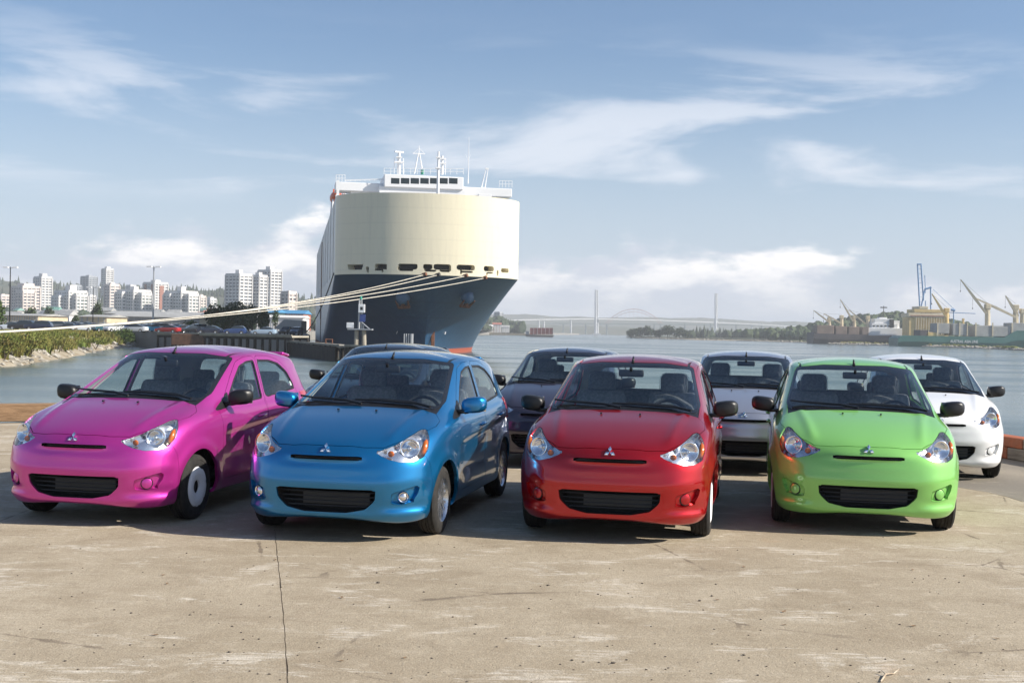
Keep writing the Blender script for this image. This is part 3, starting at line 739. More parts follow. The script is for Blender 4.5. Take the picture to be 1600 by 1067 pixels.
cm('windscreen', [1], [m_wsglass], thick=0, off=-.002); cm('windscreen_border', [2], [m_frit, m_frit], thick=.004, off=-.002)
cm('rear_window', [8], [m_rearglass], thick=0, off=-.003)
cm('tailgate', [21], [pm, m_inner], shrink=.003)
for sd, nm in ((1, 'L'), (-1, 'R')):
    cm('front_door' + nm, [16], [pm, m_inner], sides=(sd,), thick=.035, shrink=.0040); cm('rear_door' + nm, [17], [pm, m_inner], sides=(sd,), thick=.035, shrink=.0040)
    cm('fglass' + nm, [3], [m_glass], sides=(sd,), thick=0, off=-.008); cm('fseal' + nm, [4], [m_rubber, m_rubber], sides=(sd,), thick=.012, off=-.003)
    cm('rglass' + nm, [5], [m_glass], sides=(sd,), thick=0, off=-.008); cm('rseal' + nm, [6], [m_rubber, m_rubber], sides=(sd,), thick=.012, off=-.003)
    cm('sail' + nm, [7], [m_trim, m_trim], sides=(sd,), thick=.01)
    cm('lens' + nm, [9], [m_lens], sides=(sd,), thick=0, off=-.002)
    cm('lampbox' + nm, [9], [m_silverlamp, m_silverlamp], sides=(sd,), thick=.02, off=-.06)
    cm('lampedge' + nm, [9], [m_trim, m_trim], sides=(sd,), thick=0, off=-.001)
    cm('pocket' + nm, [12], [pm, pm], sides=(sd,), thick=.004, off=-.032)
    cm('tail' + nm, [20], [m_redlens, m_redlens], sides=(sd,), thick=.02, off=.002)
cm('mouth_back', [10], [m_dark, m_dark], thick=.01, off=-.16); cm('slot_back', [11], [m_trim, m_trim], thick=.006, off=-.035)
# lips that close the recesses between the skin and what lies behind
def lip(key, regs, depth, mat, sides=(1, -1), d0=0.0):
    vs = []; fs = []
    for s in sides:
        ed = {}
        for r in regs:
            for f in CREG.get(r, []):
                for a, b in zip(f, f[1:] + f[:1]): ed[(a, b)] = 1
        for a, b in ed:
            if (b, a) in ed or (CV[a].y == 0 and CV[b].y == 0): continue
            k = len(vs)
            for i in (a, b):
                for d in (d0, depth):
                    q = CV[i] - CN[i] * d; vs.append((q.x, q.y * s, q.z))
            fs.append((k, k + 2, k + 3, k + 1) if s > 0 else (k + 1, k + 3, k + 2, k))
    me = bpy.data.meshes.new(key); me.from_pydata(vs, [], fs); me.materials.append(mat); me.shade_smooth(); CARM[key] = me
lip('mouth_lip', [10], .16, m_dark, d0=.012); lip('slot_lip', [11], .035, m_trim)
for sd, nm in ((1, 'L'), (-1, 'R')): lip('pocket_lip' + nm, [12], .034, pm, (sd,)); lip('lamp_lip' + nm, [9], .065, m_silverlamp, (sd,), .003)
def mbm(key, mb, mats, **k): CARM[key] = mb.mesh(key, mats, **k)
# under-body, wheel houses, lamp inserts and the rest, all in car space
b = MB()
b.box((-1.15, 0, .235), (2.2, 1.42, .05)); b.box((.33, 0, .27), (.42, .96, .10)); b.box((-2.78, 0, .36), (.26, 1.1, .12)); b.box((-1.15, 0, .30), (3.3, .96, .10))
b.box((.22, 0, .52), (.30, .86, .50)); b.box((-.36, 0, .62), (.06, 1.46, .66)); b.box((-2.42, 0, .58), (.8, 1.0, .46))
mbm('underbody', b, m_dark)
def arch(cx, s):
    b = MB()
    for s in (s,):
        n = 20; vs = []; fs = []
        for i in range(n + 1):
            t = R(-16) + R(212) * i / n
            for yy in (.50, .745): vs.append((cx + .352 * math.cos(t), s * yy, WR + .352 * math.sin(t)))
        for i in range(n): q = (2 * i, 2 * i + 2, 2 * i + 3, 2 * i + 1); fs.append(q if s > 0 else q[::-1])
        k = len(vs); vs.append((cx, s * .50, WR)); fs += [(k, 2 * i, 2 * i + 2) for i in range(n)]
        b.add(vs, fs)
    return b
for s_, c_ in ((1, 0), (-1, 0), (1, -WB), (-1, -WB)): mbm('wheel_housing%d%d' % (s_, c_ < -1), arch(c_, s_), m_dark)
# tyre and rims, centred, outer face +y
tp = [(.172, -.060), (.182, -.078), (.215, -.083), (.250, -.082), (.272, -.074), (.282, -.060), (.285, -.048), (.278, -.046), (.278, -.038), (.285, -.036), (.2855, -.012), (.278, -.010), (.278, -.002), (.2855, 0), (.2855, .010), (.278, .012), (.278, .020), (.285, .022), (.285, .040), (.279, .042), (.279, .047), (.282, .056), (.272, .072), (.250, .081), (.236, .083), (.234, .080), (.215, .083), (.182, .078), (.172, .060)]
b = MB(); b.lathe([(r, h) for r, h in tp], 'Y', 48); mbm('tyre', b, m_tyre, auto=40)
b = MB(); b.lathe([(.172, -.06), (.165, -.05), (.160, .03), (.172, .062), (.182, .078), (.186, .076)], 'Y', 40); b.lathe([(.0, -.03), (.162, -.03)], 'Y', 32, mi=1)
for k in range(7):
    for dk in (-.085, .085):
        t = 2 * math.pi * k / 7 + dk; t2 = 2 * math.pi * k / 7 + dk * 2.3
        p = Vector((math.cos(t) * .035, .052, math.sin(t) * .035)); q = Vector((math.cos(t2) * .168, .060, math.sin(t2) * .168))
        d = (q - p).normalized(); w = d.cross(Vector((0, 1, 0))) * .0085
        b.add([p + w, p - w, q - w * 1.3, q + w * 1.3, p + w - Vector((0, .03, 0)), p - w - Vector((0, .03, 0)), q - w * 1.3 - Vector((0, .03, 0)), q + w * 1.3 - Vector((0, .03, 0))], [(0, 1, 2, 3), (0, 4, 5, 1), (1, 5, 6, 2), (2, 6, 7, 3), (3, 7, 4, 0)])
b.lathe([(0, .058), (.028, .058), (.040, .050), (.046, .02)], 'Y', 20); mbm('rim_alloy', b, [m_alloy, m_steel], auto=40)
b = MB(); b.lathe([(.172, -.06), (.165, -.05), (.160, .03), (.172, .062), (.182, .078), (.186, .074)], 'Y', 40, mi=1); b.lathe([(0, .0), (.06, .0), (.075, .03), (.16, .01)], 'Y', 32, mi=1); b.lathe([(.0, .04), (.03, .04), (.034, .0)], 'Y', 16, mi=1)
rnd = random.Random(4); n = 40; vs = []; fs = []
for i in range(n):
    t = 2 * math.pi * i / n; ro = .176 + (.0 if rnd.random() > .2 else -.008); ri = .060
    for r, h in ((ro, .060), (ro, .079), (.150, .088), (.105, .086), (ri, .074), (ri, .055)): vs.append((r * math.cos(t), h, r * math.sin(t)))
for i in range(n):
    for k in range(5): q = (i * 6 + k, ((i + 1) % n) * 6 + k, ((i + 1) % n) * 6 + k + 1, i * 6 + k + 1); fs.append(q[::-1])
b.add(vs, fs, 0); mbm('rim_cover', b, [m_whitecover, m_steel], auto=50)
# mirror (left), lathe-like shell by superellipse sections
def mirror_shell(s):
    b = MB(); vs = []; fs = []; n = 20; secs = [(-.60, .70), (-.608, .88), (-.63, 1.0), (-.675, 1.06), (-.712, 1.045), (-.722, 1.0)]
    for x, k in secs:
        for i in range(n):
            t = 2 * math.pi * i / n; c, q = math.cos(t), math.sin(t)
            yy = .888 + .112 * k * .95 * math.copysign(abs(c) ** .62, c); zz = 1.045 + .069 * k * math.copysign(abs(q) ** .68, q) + (.010 * (yy - .888) / .1)
            vs.append((x + .045 * ((yy - .888) / .1 > .2) * -((yy - .905) / .1) ** 2 * (x > -.66), s * yy, zz))
    for k in range(len(secs) - 1):
        for i in range(n): q = (k * n + i, k * n + (i + 1) % n, (k + 1) * n + (i + 1) % n, (k + 1) * n + i); fs.append(q if s < 0 else q[::-1])
    fs.append(tuple(range(n)) if s > 0 else tuple(range(n - 1, -1, -1)))
    b.add(vs, fs); return b
for s, nm in ((1, 'L'), (-1, 'R')):
    mbm('mirror' + nm, mirror_shell(s), pm, auto=60)
    b = MB(); b.bevbox((-.655, s * .785, .985), (.075, .13, .035), .01); b.tube((-.655, s * .80, .985), (-.66, s * .85, 1.01), .028, .024, 10); mbm('mirror_arm' + nm, b, m_trim, auto=40)
    b = MB(); b.bevbox((-.7225, s * .888, 1.046), (.006, .20, .12), .002); mbm('mirror_glass' + nm, b, m_chrome)
    # lamp inserts
    b = MB(); c0 = Vector((.45, s * .625, .748)); ax = Vector((.90, s * .38, .10)).normalized(); a1 = ax.orthogonal().normalized(); a2 = ax.cross(a1)
    prof = [(.014, -.032), (.035, -.028), (.060, -.010), (.072, .006), (.078, .008), (.082, .004)]; n = 28; vs = []; fs = []
    for i in range(n):
        t = 2 * math.pi * i / n
        for r, h in prof: vs.append(c0 + (a1 * math.cos(t) + a2 * math.sin(t)) * r + ax * h)
    for i in range(n):
        for k in range(5): fs.append((i * 6 + k, ((i + 1) % n) * 6 + k, ((i + 1) % n) * 6 + k + 1, i * 6 + k + 1))
    b.add(vs, fs); b.tube(c0 - ax * .03, c0 + ax * .0, .016, .010, 12); mbm('reflector' + nm, b, m_chrome, smooth=True)
    b = MB(); c1 = Vector((.572, s * .505, .710)); b.M = Matrix.Translation(c1) @ Matrix.Diagonal((.012, .027, .025, 1))
    bb = bmesh.new(); bmesh.ops.create_uvsphere(bb, u_segments=14, v_segments=8, radius=1); bb.verts.ensure_lookup_table(); b.add([v.co for v in bb.verts], [[v.index for v in f.verts] for f in bb.faces]); bb.free()
    mbm('bulb' + nm, b, m_amber, smooth=True)
    b = MB(); b.path([(.385, s * .70, .69), (.375, s * .712, .715), (.35, s * .72, .755), (.325, s * .722, .79), (.30, s * .722, .81)], [.008, .022, .026, .020, .008], 10); mbm('marker' + nm, b, m_amber, smooth=True)
    # fog lamp disc / cover
    b = MB(); b.M = Matrix.Translation((.566, s * .610, .372)) @ Matrix.Rotation(s * R(30), 4, 'Z'); b.lathe([(0, .002), (.040, .002), (.043, .0), (.043, -.03)], 'X', 24); b.lathe([(.043, -.004), (.050, -.004), (.052, -.012), (.052, -.03)], 'X', 24, mi=1); mbm('fogcover' + nm, b, [pm, m_trim], auto=35)
    b = MB(); b.M = Matrix.Translation((.566, s * .610, .372)) @ Matrix.Rotation(s * R(30), 4, 'Z'); b.lathe([(.032, .006), (.040, .012), (.048, .004), (.048, -.03)], 'X', 24); b.lathe([(0, .012), (.018, .010), (.031, .001)], 'X', 20, mi=1); mbm('foglamp' + nm, b, [m_chrome, m_silverlamp], auto=50)
    b = MB(); b.M = Matrix.Translation((-.375, s * .821, .665)) @ Matrix.Diagonal((.026, .008, .015, 1)); bb = bmesh.new(); bmesh.ops.create_uvsphere(bb, u_segments=12, v_segments=8, radius=1); bb.verts.ensure_lookup_table(); b.add([v.co for v in bb.verts], [[v.index for v in f.verts] for f in bb.faces]); bb.free()
    mbm('repeater' + nm, b, m_whitecover, smooth=True)
    for hx, nm2, zz in ((-1.36, 'hf', .825), (-2.20, 'hr', .865)):
        b = MB(); b.path([(hx + .085, s * .815, zz), (hx + .06, s * .836, zz + .004), (hx - .06, s * .836, zz + .010), (hx - .085, s * .815, zz + .008)], .012, 8); mbm(nm2 + nm, b, pm, smooth=True)
# wipers, antenna, nozzles, emblem, grille, plate of the slot
def wiper(y0, y1, z0):
    b = MB(); pts = []
    return b
b = MB(); b.path([(-.245, .60, 1.044), (-.31, .42, 1.078), (-.335, .12, 1.094), (-.34, .02, 1.094)], [.012, .010, .007, .006], 6); b.path([(-.285, .50, 1.066), (-.315, .10, 1.086), (-.315, -.10, 1.086)], .0085, 6); mbm('wiperL', b, m_trim)
b = MB(); b.path([(-.245, -.02, 1.054), (-.29, -.18, 1.079), (-.345, -.45, 1.092), (-.375, -.58, 1.094)], [.012, .010, .007, .006], 6); b.path([(-.285, -.12, 1.075), (-.335, -.45, 1.084), (-.39, -.635, 1.100)], .0085, 6); mbm('wiperR', b, m_trim)
b = MB(); b.path([(-1.09, 0, 1.440), (-1.105, 0, 1.458), (-1.125, 0, 1.482), (-1.135, 0, 1.490)], [.014, .012, .008, .005], 8); b.bevbox((-1.10, 0, 1.437), (.07, .028, .012), .004); mbm('antenna', b, m_trim, smooth=True)
b = MB(); b.bevbox((-.075, .17, 1.010), (.028, .016, .013), .004); mbm('nozzleL', b, m_trim); b = MB(); b.bevbox((-.075, -.17, 1.010), (.028, .016, .013), .004); mbm('nozzleR', b, m_trim)
nz = Vector((.90, 0, .43)).normalized(); uz = Vector((-.43, 0, .90)).normalized(); e0 = Vector((.682, 0, .742))
for k in range(3):
    t = R(90 + 120 * k); b = MB(); d = Vector((0, 1, 0)) * math.cos(t) + uz * math.sin(t); w = d.cross(nz)
    q = [e0 + d * .002, e0 + d * .026 + w * .0148, e0 + d * .050, e0 + d * .026 - w * .0148]; o = nz * .014
    b.add([p + o for p in q] + [p - nz * .02 for p in q] + [e0 + d * .026 + o * 1.35], [(0, 1, 8), (1, 2, 8), (2, 3, 8), (3, 0, 8), (1, 0, 4, 5), (2, 1, 5, 6), (3, 2, 6, 7), (0, 3, 7, 4)]); mbm('diamond%d' % k, b, m_chrome)
for k in range(4):
    zz = .29 + .036 * k; ww = (.33, .385, .40, .41)[k]; b = MB(); n = 14; pts = [(.655 - .16 * (abs(i / n * 2 - 1) * ww) ** 2 * 1.6, (i / n * 2 - 1) * ww, zz) for i in range(n + 1)]
    b.path(pts, .0055, 6); mbm('bar%d' % k, b, m_grillebar)
b = MB(); b.box((.585, .06, .345), (.012, .56, .10))
for k in range(9): b.box((.595, .06, .30 + .011 * k), (.014, .55, .003))
mbm('radiator', b, m_rad)
b = MB(); b.bevbox((.745, -.355 + .0, .545), (.004, .07, .065), .001); mbm('towcap', b, pm)
# cabin
b = MB(); b.bevbox((-.62, 0, .80), (.50, 1.36, .26), .07, seg=3); b.bevbox((-.42, 0, .88), (.34, 1.34, .14), .05, seg=3); b.bevbox((-.60, .36, .945), (.20, .36, .09), .03, seg=3); mbm('dashboard', b, m_dash, auto=50)
b = MB(); b.box((-1.6, 0, .30), (2.3, 1.36, .04)); b.bevbox((-1.35, 0, .42), (.9, .22, .22), .03); mbm('cabin_floor', b, m_dash)
b = MB(); n = 26
b.M = Matrix.Translation((-.80, .36, .925)) @ Matrix.Rotation(R(-24), 4, 'Y')
for i in range(n):
    t0, t1 = 2 * math.pi * i / n, 2 * math.pi * (i + 1) / n; b.tube((0, .185 * math.cos(t0), .185 * math.sin(t0)), (0, .185 * math.cos(t1), .185 * math.sin(t1)), .016, n=8, cap=False)
b.bevbox((.02, 0, 0), (.05, .12, .10), .015); b.bevbox((.01, .0, 0), (.02, .34, .035), .008); b.bevbox((.01, 0, -.09), (.02, .035, .17), .008); b.tube((.02, 0, 0), (.28, 0, -.05), .035, n=10); mbm('steering_wheel', b, m_dash, auto=50)
b = MB(); b.bevbox((-.94, 0, 1.335), (.035, .235, .068), .014, seg=3); b.tube((-.93, 0, 1.36), (-.90, 0, 1.385), .014, n=8); mbm('rear_view_mirror', b, m_trim, auto=50)
def soft(c, d, bev, tilt=0.0):
    b = MB(); b.M = Matrix.Translation(c) @ Matrix.Rotation(tilt, 4, 'Y'); b.bevbox((0, 0, 0), d, bev, seg=4); return b
mbm('cushion', soft((-1.22, 0, .555), (.52, .50, .16), .07, R(-6)), m_seat, auto=60); mbm('backrest', soft((-1.53, 0, .86), (.15, .49, .58), .065, R(-18)), m_seat, auto=60)
b = soft((-1.64, 0, 1.215), (.115, .265, .215), .055, R(-14)); mbm('headrest', b, m_seat, auto=60)
b = MB(); b.tube((-1.60, .06, 1.08), (-1.63, .06, 1.16), .007); b.tube((-1.60, -.06, 1.08), (-1.63, -.06, 1.16), .007); mbm('headrest_post', b, m_chrome)
mbm('wrap', soft((-1.64, 0, 1.21), (.135, .29, .24), .065, R(-14)), m_plast, auto=60)
mbm('bench', soft((-2.18, 0, .58), (.50, 1.24, .18), .07, R(-6)), m_seat, auto=60); mbm('bench_back', soft((-2.46, 0, .87), (.14, 1.24, .52), .06, R(-16)), m_seat, auto=60)
mbm('bench_headrest', soft((-2.545, 0, 1.155), (.09, .24, .13), .04, R(-12)), m_seat, auto=60)
b = MB(); b.M = Matrix.Translation((-2.80, 0, 1.402)) @ Matrix.Rotation(R(-8), 4, 'Y'); b.bevbox((0, 0, 0), (.20, .96, .036), .015, seg=3); mbm('spoiler', b, pm, auto=50)
b = MB(); b.bevbox((-2.02, .0, 0), (.052, .003, .05), .001); mbm('sticker', b, m_paper)
b = MB(); b.box((-.53, -.58, 1.19), (.05, .05, .06)); mbm('windscreen_sticker', b, m_paper)

def make_car(root_name, colour, mirrors, fog, rim, sticker=False, wrap=True):
    root = empty(root_name)
    paint = PAINT[colour]
    def add(name, key, parent=root, painted=False, mat=None, loc=None, rot=None):
        o = link(name, CARM[key], parent)
        if painted or mat:
            o.material_slots[0].link = 'OBJECT'; o.material_slots[0].material = mat or paint
            for s in o.material_slots[1:]:
                if s.material == pm: s.link = 'OBJECT'; s.material = mat or paint
        if loc: o.location = loc
        if rot: o.rotation_euler = rot
        return o
    add('body', 'body', painted=True); add('roof', 'roof_panel', painted=True); add('roof_strip', 'roof_strip')
    hood = add('hood', 'hood', painted=True); add('washer_nozzle', 'nozzleL', hood); add('washer_nozzle', 'nozzleR', hood)
    bump = add('front_bumper', 'front_bumper', painted=True)
    em = add('emblem', 'diamond0'); add('diamond', 'diamond1', em); add('diamond', 'diamond2', em)
    g = add('lower_grille', 'mouth_back'); add('grille_surround', 'mouth_lip', g); add('radiator', 'radiator', g)
    for k in range(4): add('grille_bar', 'bar%d' % k, g)
    s = add('upper_grille_slot', 'slot_back'); add('slot_surround', 'slot_lip', s)
    add('cowl', 'cowl'); w = add('windscreen', 'windscreen'); add('glass_border', 'windscreen_border', w); add('wiper', 'wiperL'); add('wiper', 'wiperR')
    add('rear_window', 'rear_window'); tg = add('tailgate', 'tailgate', painted=True); add('spoiler', 'spoiler', painted=True); add('antenna', 'antenna')
    for nm, sg in (('L', 1), ('R', -1)):
        d = add('front_door', 'front_door' + nm, painted=True); add('window', 'fglass' + nm, d); add('window_seal', 'fseal' + nm, d); add('handle', 'hf' + nm, d, True); add('mirror_base', 'sail' + nm, d)
        d = add('rear_door', 'rear_door' + nm, painted=True); add('window', 'rglass' + nm, d); add('window_seal', 'rseal' + nm, d); add('handle', 'hr' + nm, d, True)
        if sticker and nm == 'L': add('window_sticker', 'sticker', d, loc=(-.33, .716, 1.105), rot=(R(19), 0, 0))
        m = add('door_mirror', 'mirror' + nm, mat=paint if mirrors == 'paint' else m_trim); add('mirror_arm', 'mirror_arm' + nm, m); add('mirror_glass', 'mirror_glass' + nm, m)
        h = add('headlight', 'lens' + nm); add('lamp_bowl', 'lampbox' + nm, h); add('lamp_edge', 'lamp_lip' + nm, h); add('reflector', 'reflector' + nm, h); add('indicator', 'bulb' + nm, h); add('side_marker', 'marker' + nm, h)
        f = add('fog_lamp' if fog else 'fog_lamp_cover', ('foglamp' if fog else 'fogcover') + nm, painted=not fog); add('fog_recess', 'pocket' + nm, f, True); add('recess_edge', 'pocket_lip' + nm, f, True)
        add('side_repeater', 'repeater' + nm); add('tail_lamp', 'tail' + nm)
        for x in (0, -WB):
            wh = empty('wheel', (x, sg * TRK, WR), 0 if sg > 0 else math.pi); wh.parent = root
            wh.rotation_euler = (0, 0 if sg > 0 else R(40), 0 if sg > 0 else math.pi)
            add('tyre', 'tyre', wh); add('rim', 'rim_alloy' if rim == 'alloy' else 'rim_cover', wh)
    add('underbody', 'underbody')
    for s_ in (1, -1):
        for c_ in (0, 1): add('wheel_housing', 'wheel_housing%d%d' % (s_, c_))
    add('dashboard', 'dashboard'); add('cabin_floor', 'cabin_floor'); add('steering_wheel', 'steering_wheel'); add('rear_view_mirror', 'rear_view_mirror')
    for yy in (.36, -.36):
        st = add('seat', 'backrest', loc=(0, yy, 0)); add('cushion', 'cushion', st); hr = add('headrest', 'headrest', st); add('headrest_post', 'headrest_post', st)
        if wrap: add('plastic_wrap', 'wrap', st)
    st = add('rear_seat', 'bench_back'); add('cushion', 'bench', st)
    for yy in (.38, -.38): add('headrest', 'bench_headrest', st, loc=(0, yy, 0))
    return root
def place_car(root, x, y, deg, label, group='hatchbacks lined up on the quay'):
    # heading: car +x axis points to (sin, -cos)
    root.location = (x, y, .0); root.rotation_euler = (0, 0, R(-90 + deg)); tag(root, label, 'car', group)
# ================================================================ the car carrier
SHIP_RZ = math.atan2(SF.y, SF.x)
m_cream = NT('ship_cream'); 
def ship_paint(name, c1, c2, seam=.10, rough=.42):
    g = NT(name); v = g.coord('Object'); st = g.noise(g.coord('Object', (1.2, 1.2, .10)), 1.0, 5, .65); big = g.noise(v, .25, 3)
    c = g.mix(g.math('MULTIPLY', g.ramp(st, .45, .75), .55), c1, c2)
    w = g.n('ShaderNodeTexWave', wave_type='BANDS', bands_direction='Z'); g.l(v, w.inputs[0]); w.inputs['Scale'].default_value = .115; w.inputs['Distortion'].default_value = 0
    c = g.mix(g.math('MULTIPLY', g.ramp(w.outputs['Fac'], .965, 1.0), seam), c, tuple(q * .55 for q in c1))
    g.set(Base_Color=c, Roughness=rough); g.bump(g.noise(g.coord('Object', (1, 1, .25)), .9, 3), .18, .12); return g.mat
m_cream = ship_paint('ship_cream_paint', (.78, .71, .53), (.66, .60, .46)); m_shipside = ship_paint('ship_side_paint', (.76, .735, .68), (.62, .60, .56), .2); m_navy = ship_paint('ship_blue_paint', (.016, .062, .135), (.040, .115, .19), .25, .34); m_boot = ship_paint('ship_red_paint', (.36, .085, .045), (.25, .06, .04), 0, .6)
m_white = M_('ship_white', (.82, .82, .82), .4); m_shipdark = M_('ship_opening', (.025, .025, .028), .8); m_shipgrey = M_('ship_deck_interior', (.35, .35, .34), .8); m_bridgeglass = M_('bridge_glass', (.02, .03, .035), .08)
m_rust = noisy('rust', (.20, .075, .035), (.11, .05, .03), 3, .9); m_orange = M_('lifeboat_orange', (.75, .14, .04), .4); m_rope = noisy('mooring_rope', (.66, .61, .52), (.50, .46, .39), 3, .9); m_solar = M_('solar_cell', (.03, .05, .16), .15); m_alu = M_('grey_metal', (.42, .43, .44), .45, .5); m_blackp = M_('black_paint', (.015, .015, .016), .5)
ship = empty('car_carrier_ship', (SO.x, SO.y, WZ), SHIP_RZ)
tag(ship, 'huge car carrier ship with cream bow and blue hull moored behind the cars', 'ship')
ZD, ZT, LN = 14.2, 28.5, 11.0
SHIP_M = Matrix.Translation((SO.x, SO.y, WZ)) @ Matrix.Rotation(SHIP_RZ, 4, 'Z')
CAM_I = CAM_M.inverted()
def proj(w):
    q = CAM_I @ Vector(w); return 800 + FPX * q.x / -q.z, 533.5 - FPX * q.y / -q.z
def hull():
    bm = bmesh.new(); levels = [-1.5, 0, 1.0, 1.6, 2.4, 3.6, 5, 6.6, 8.2, 9.8, 11.2, 12.6, 13.6, ZD, ZD + .35] + [ZD + .35 + (ZT - ZD - .35) * k / 10 for k in range(1, 11)]
    NB = 26; grid = []
    aft = [-182, -150, -120, -95, -75]
    for z in levels:
        t = min(1, max(0, z / ZD)); tt = t ** 1.35
        a0 = -58 * (1 - tt) ; aN = -2.0 + (LN + 2.0) * t ** 1.7; p = 1.35 + .65 * tt; q = .95 - .45 * tt
        half = []
        for a in aft: half.append((a, SB))
        for k in range(NB + 1):
            s = math.sin(math.pi / 2 * k / NB); a = -75 + 0 if False else a0 + (aN - a0) * s
            bb = SB * max(0.0, 1 - s ** p) ** q; half.append((a, max(bb, .0)))
        pts = [(a, -w, z) for a, w in half] + [(a, w, z) for a, w in half[-2::-1]]
        grid.append([bm.verts.new(pt) for pt in pts])
    for r in range(len(levels) - 1):
        for i in range(len(grid[0]) - 1): bm.faces.new((grid[r][i], grid[r][i + 1], grid[r + 1][i + 1], grid[r + 1][i]))
    bmesh.ops.subdivide_edges(bm, edges=[e for e in bm.edges if min(v.co.x for v in e.verts) > -1 and min(v.co.z for v in e.verts) > ZD - .1 and max(v.co.z for v in e.verts) < ZD + 5], cuts=2, use_grid_fill=True)
    bm.normal_update()
    if sum(f.normal.dot(Vector((f.calc_center_median().x + 60, f.calc_center_median().y * 3, 0))) for f in bm.faces) < 0: bmesh.ops.reverse_faces(bm, faces=bm.faces)
    lay = bm.faces.layers.int.new('reg')
    fblue = lambda p: np.where(p[:, 0] < 0, p[:, 2] - ZD * (1 + p[:, 0] / 92.0), p[:, 2] - ZD)
    cut_level(bm, fblue, eps=1e-3); cut_level(bm, lambda p: p[:, 2] - .95, eps=1e-3)
    # mooring-deck openings, laid out along the bow by girth angle
    ang = np.linspace(-92, 92, 369)
    def wpt(A, z): A = R(A); return SHIP_M @ Vector((LN * max(0, math.cos(A)), SB * math.sin(A), z))
    pxs = np.array([proj(wpt(A, ZD + 2))[0] for A in ang])
    k1 = int(np.argmax(pxs)); k0 = int(np.argmin(pxs))
    def A_of(px): return float(np.interp(px, pxs[k0:k1 + 1], ang[k0:k1 + 1]))
    def girth(p): return np.degrees(np.arctan2(p[:, 1] / SB, np.maximum(p[:, 0], -.2) / LN))
    wins = []
    def z_of(px, py): A = A_of(px); w = wpt(A, ZD); return P(px, py, w.y).z - WZ
    for x0, x1, y0, y1 in ((543.6, 566.4, 413.5, 421.5), (585.6, 604, 412.5, 420.8), (622, 652.6, 412.4, 420.8), (661.2, 676, 413, 421.2), (677.6, 705, 413, 421.6), (713.6, 742, 414, 422.2), (756, 771.6, 416, 424), (783, 795, 419.5, 426), (572.4, 576.6, 417, 425.8), (776.6, 779, 422, 430),
                           (585, 599, 426.8, 430.0), (623.4, 646, 426.6, 430.2), (663, 682, 426.8, 430.6), (687, 703.6, 427.2, 431), (719.4, 739.6, 428.6, 432.2), (760.6, 771, 430.6, 433.6)):
        A0, A1 = A_of(x0), A_of(x1); zm = z_of((x0 + x1) / 2, (y0 + y1) / 2); hh = (y1 - y0) / 2 * .117; ls = 16.0 / 57.3 * 1.0
        c = (A0 + A1) / 2; half = (A1 - A0) / 2; rsc = SB / 57.3
        zc = max(zm, ZD + .62 + hh) if y0 > 426 or x0 > 780 else zm
        if y0 > 426: zc = ZD + .75
        f = sd_poly([(-half * rsc, -hh), (half * rsc, -hh), (half * rsc, hh), (-half * rsc, hh)], min(.3, hh * .5))
        ff = lambda p, f=f, c=c, zc=zc: f((girth(p) - c) * rsc, p[:, 2] - zc)
        msk = lambda fc: fc.calc_center_median().x > -.5 and ZD + .05 < fc.calc_center_median().z < ZD + 6
        cut_level(bm, ff, msk, eps=1e-3); wins.append(ff)
        fl = [fc for fc in bm.faces if msk(fc)]; d = ff(np.array([fc.calc_center_median() for fc in fl]))
        for fc, q in zip(fl, d):
            if q < 0: fc[lay] = 10 + len(wins)
    # open corner at the shoulder
    ff = lambda p: sd_poly([(-7.4, ZD + .2), (-.1, ZD + .2), (-.1, ZD + 3.4), (-7.4, ZD + 3.4)], .3)(p[:, 0], p[:, 2]); msk = lambda fc: fc.calc_center_median().y < -SB + 1
    cut_level(bm, ff, msk, eps=1e-3)
    for fc in bm.faces:
        c = fc.calc_center_median(); q = np.array([c])
        if msk(fc) and ff(q)[0] < 0: fc[lay] = 9
        elif fc[lay] == 0:
            if c.z < .95: fc[lay] = 3
            elif fblue(q)[0] < 0: fc[lay] = 2
            elif c.x > -.05: fc[lay] = 1
            else: fc[lay] = 4
    return bm, lay
bm, lay = hull()
bm.normal_update()
def from_regs(name, regs, mat, parent, off=0.0, smooth=True, lipdepth=0.0, lipmat=None):
    idx = {}; vs = []; fs = []; mi = []
    for f in bm.faces:
        if f[lay] in regs:
            g = []
            for v in f.verts:
                if v.index not in idx: idx[v.index] = len(vs); vs.append(tuple(v.co + v.normal * off))
                g.append(idx[v.index])
            fs.append(g); mi.append(0)
    if lipdepth:
        for f in bm.faces:
            if f[lay] in regs:
                for e in f.edges:
                    if any(g[lay] not in regs for g in e.link_faces):
                        k = len(vs)
                        for v in e.verts: vs += [tuple(v.co), tuple(v.co - v.normal * lipdepth)]
                        fs.append([k, k + 2, k + 3, k + 1]); mi.append(1)
    me = bpy.data.meshes.new(name); me.from_pydata(vs, [], fs); me.materials.append(mat)
    if lipmat: me.materials.append(lipmat)
    me.polygons.foreach_set('material_index', mi)
    if smooth: me.shade_smooth(); me.set_sharp_from_angle(angle=R(32))
    return link(name, me, parent)
bm.verts.index_update()
h = from_regs('hull', (2,), m_navy, ship); h['label'] = 'dark blue flared bow hull'
from_regs('boot_top', (3,), m_boot, ship); from_regs('bow_front', (1,), m_cream, ship); from_regs('hull_side', (4,), m_shipside, ship)
for k in range(16): from_regs('mooring_port', (11 + k,), m_shipdark, ship, off=-1.6 if k < 8 else -.7, smooth=False, lipdepth=1.6 if k < 8 else .7, lipmat=m_cream)
from_regs('side_opening', (9,), m_shipgrey, ship, off=-2.2, smooth=False, lipdepth=2.2, lipmat=m_shipside)
from mathutils.bvhtree import BVHTree
hull_bvh = BVHTree.FromBMesh(bm)
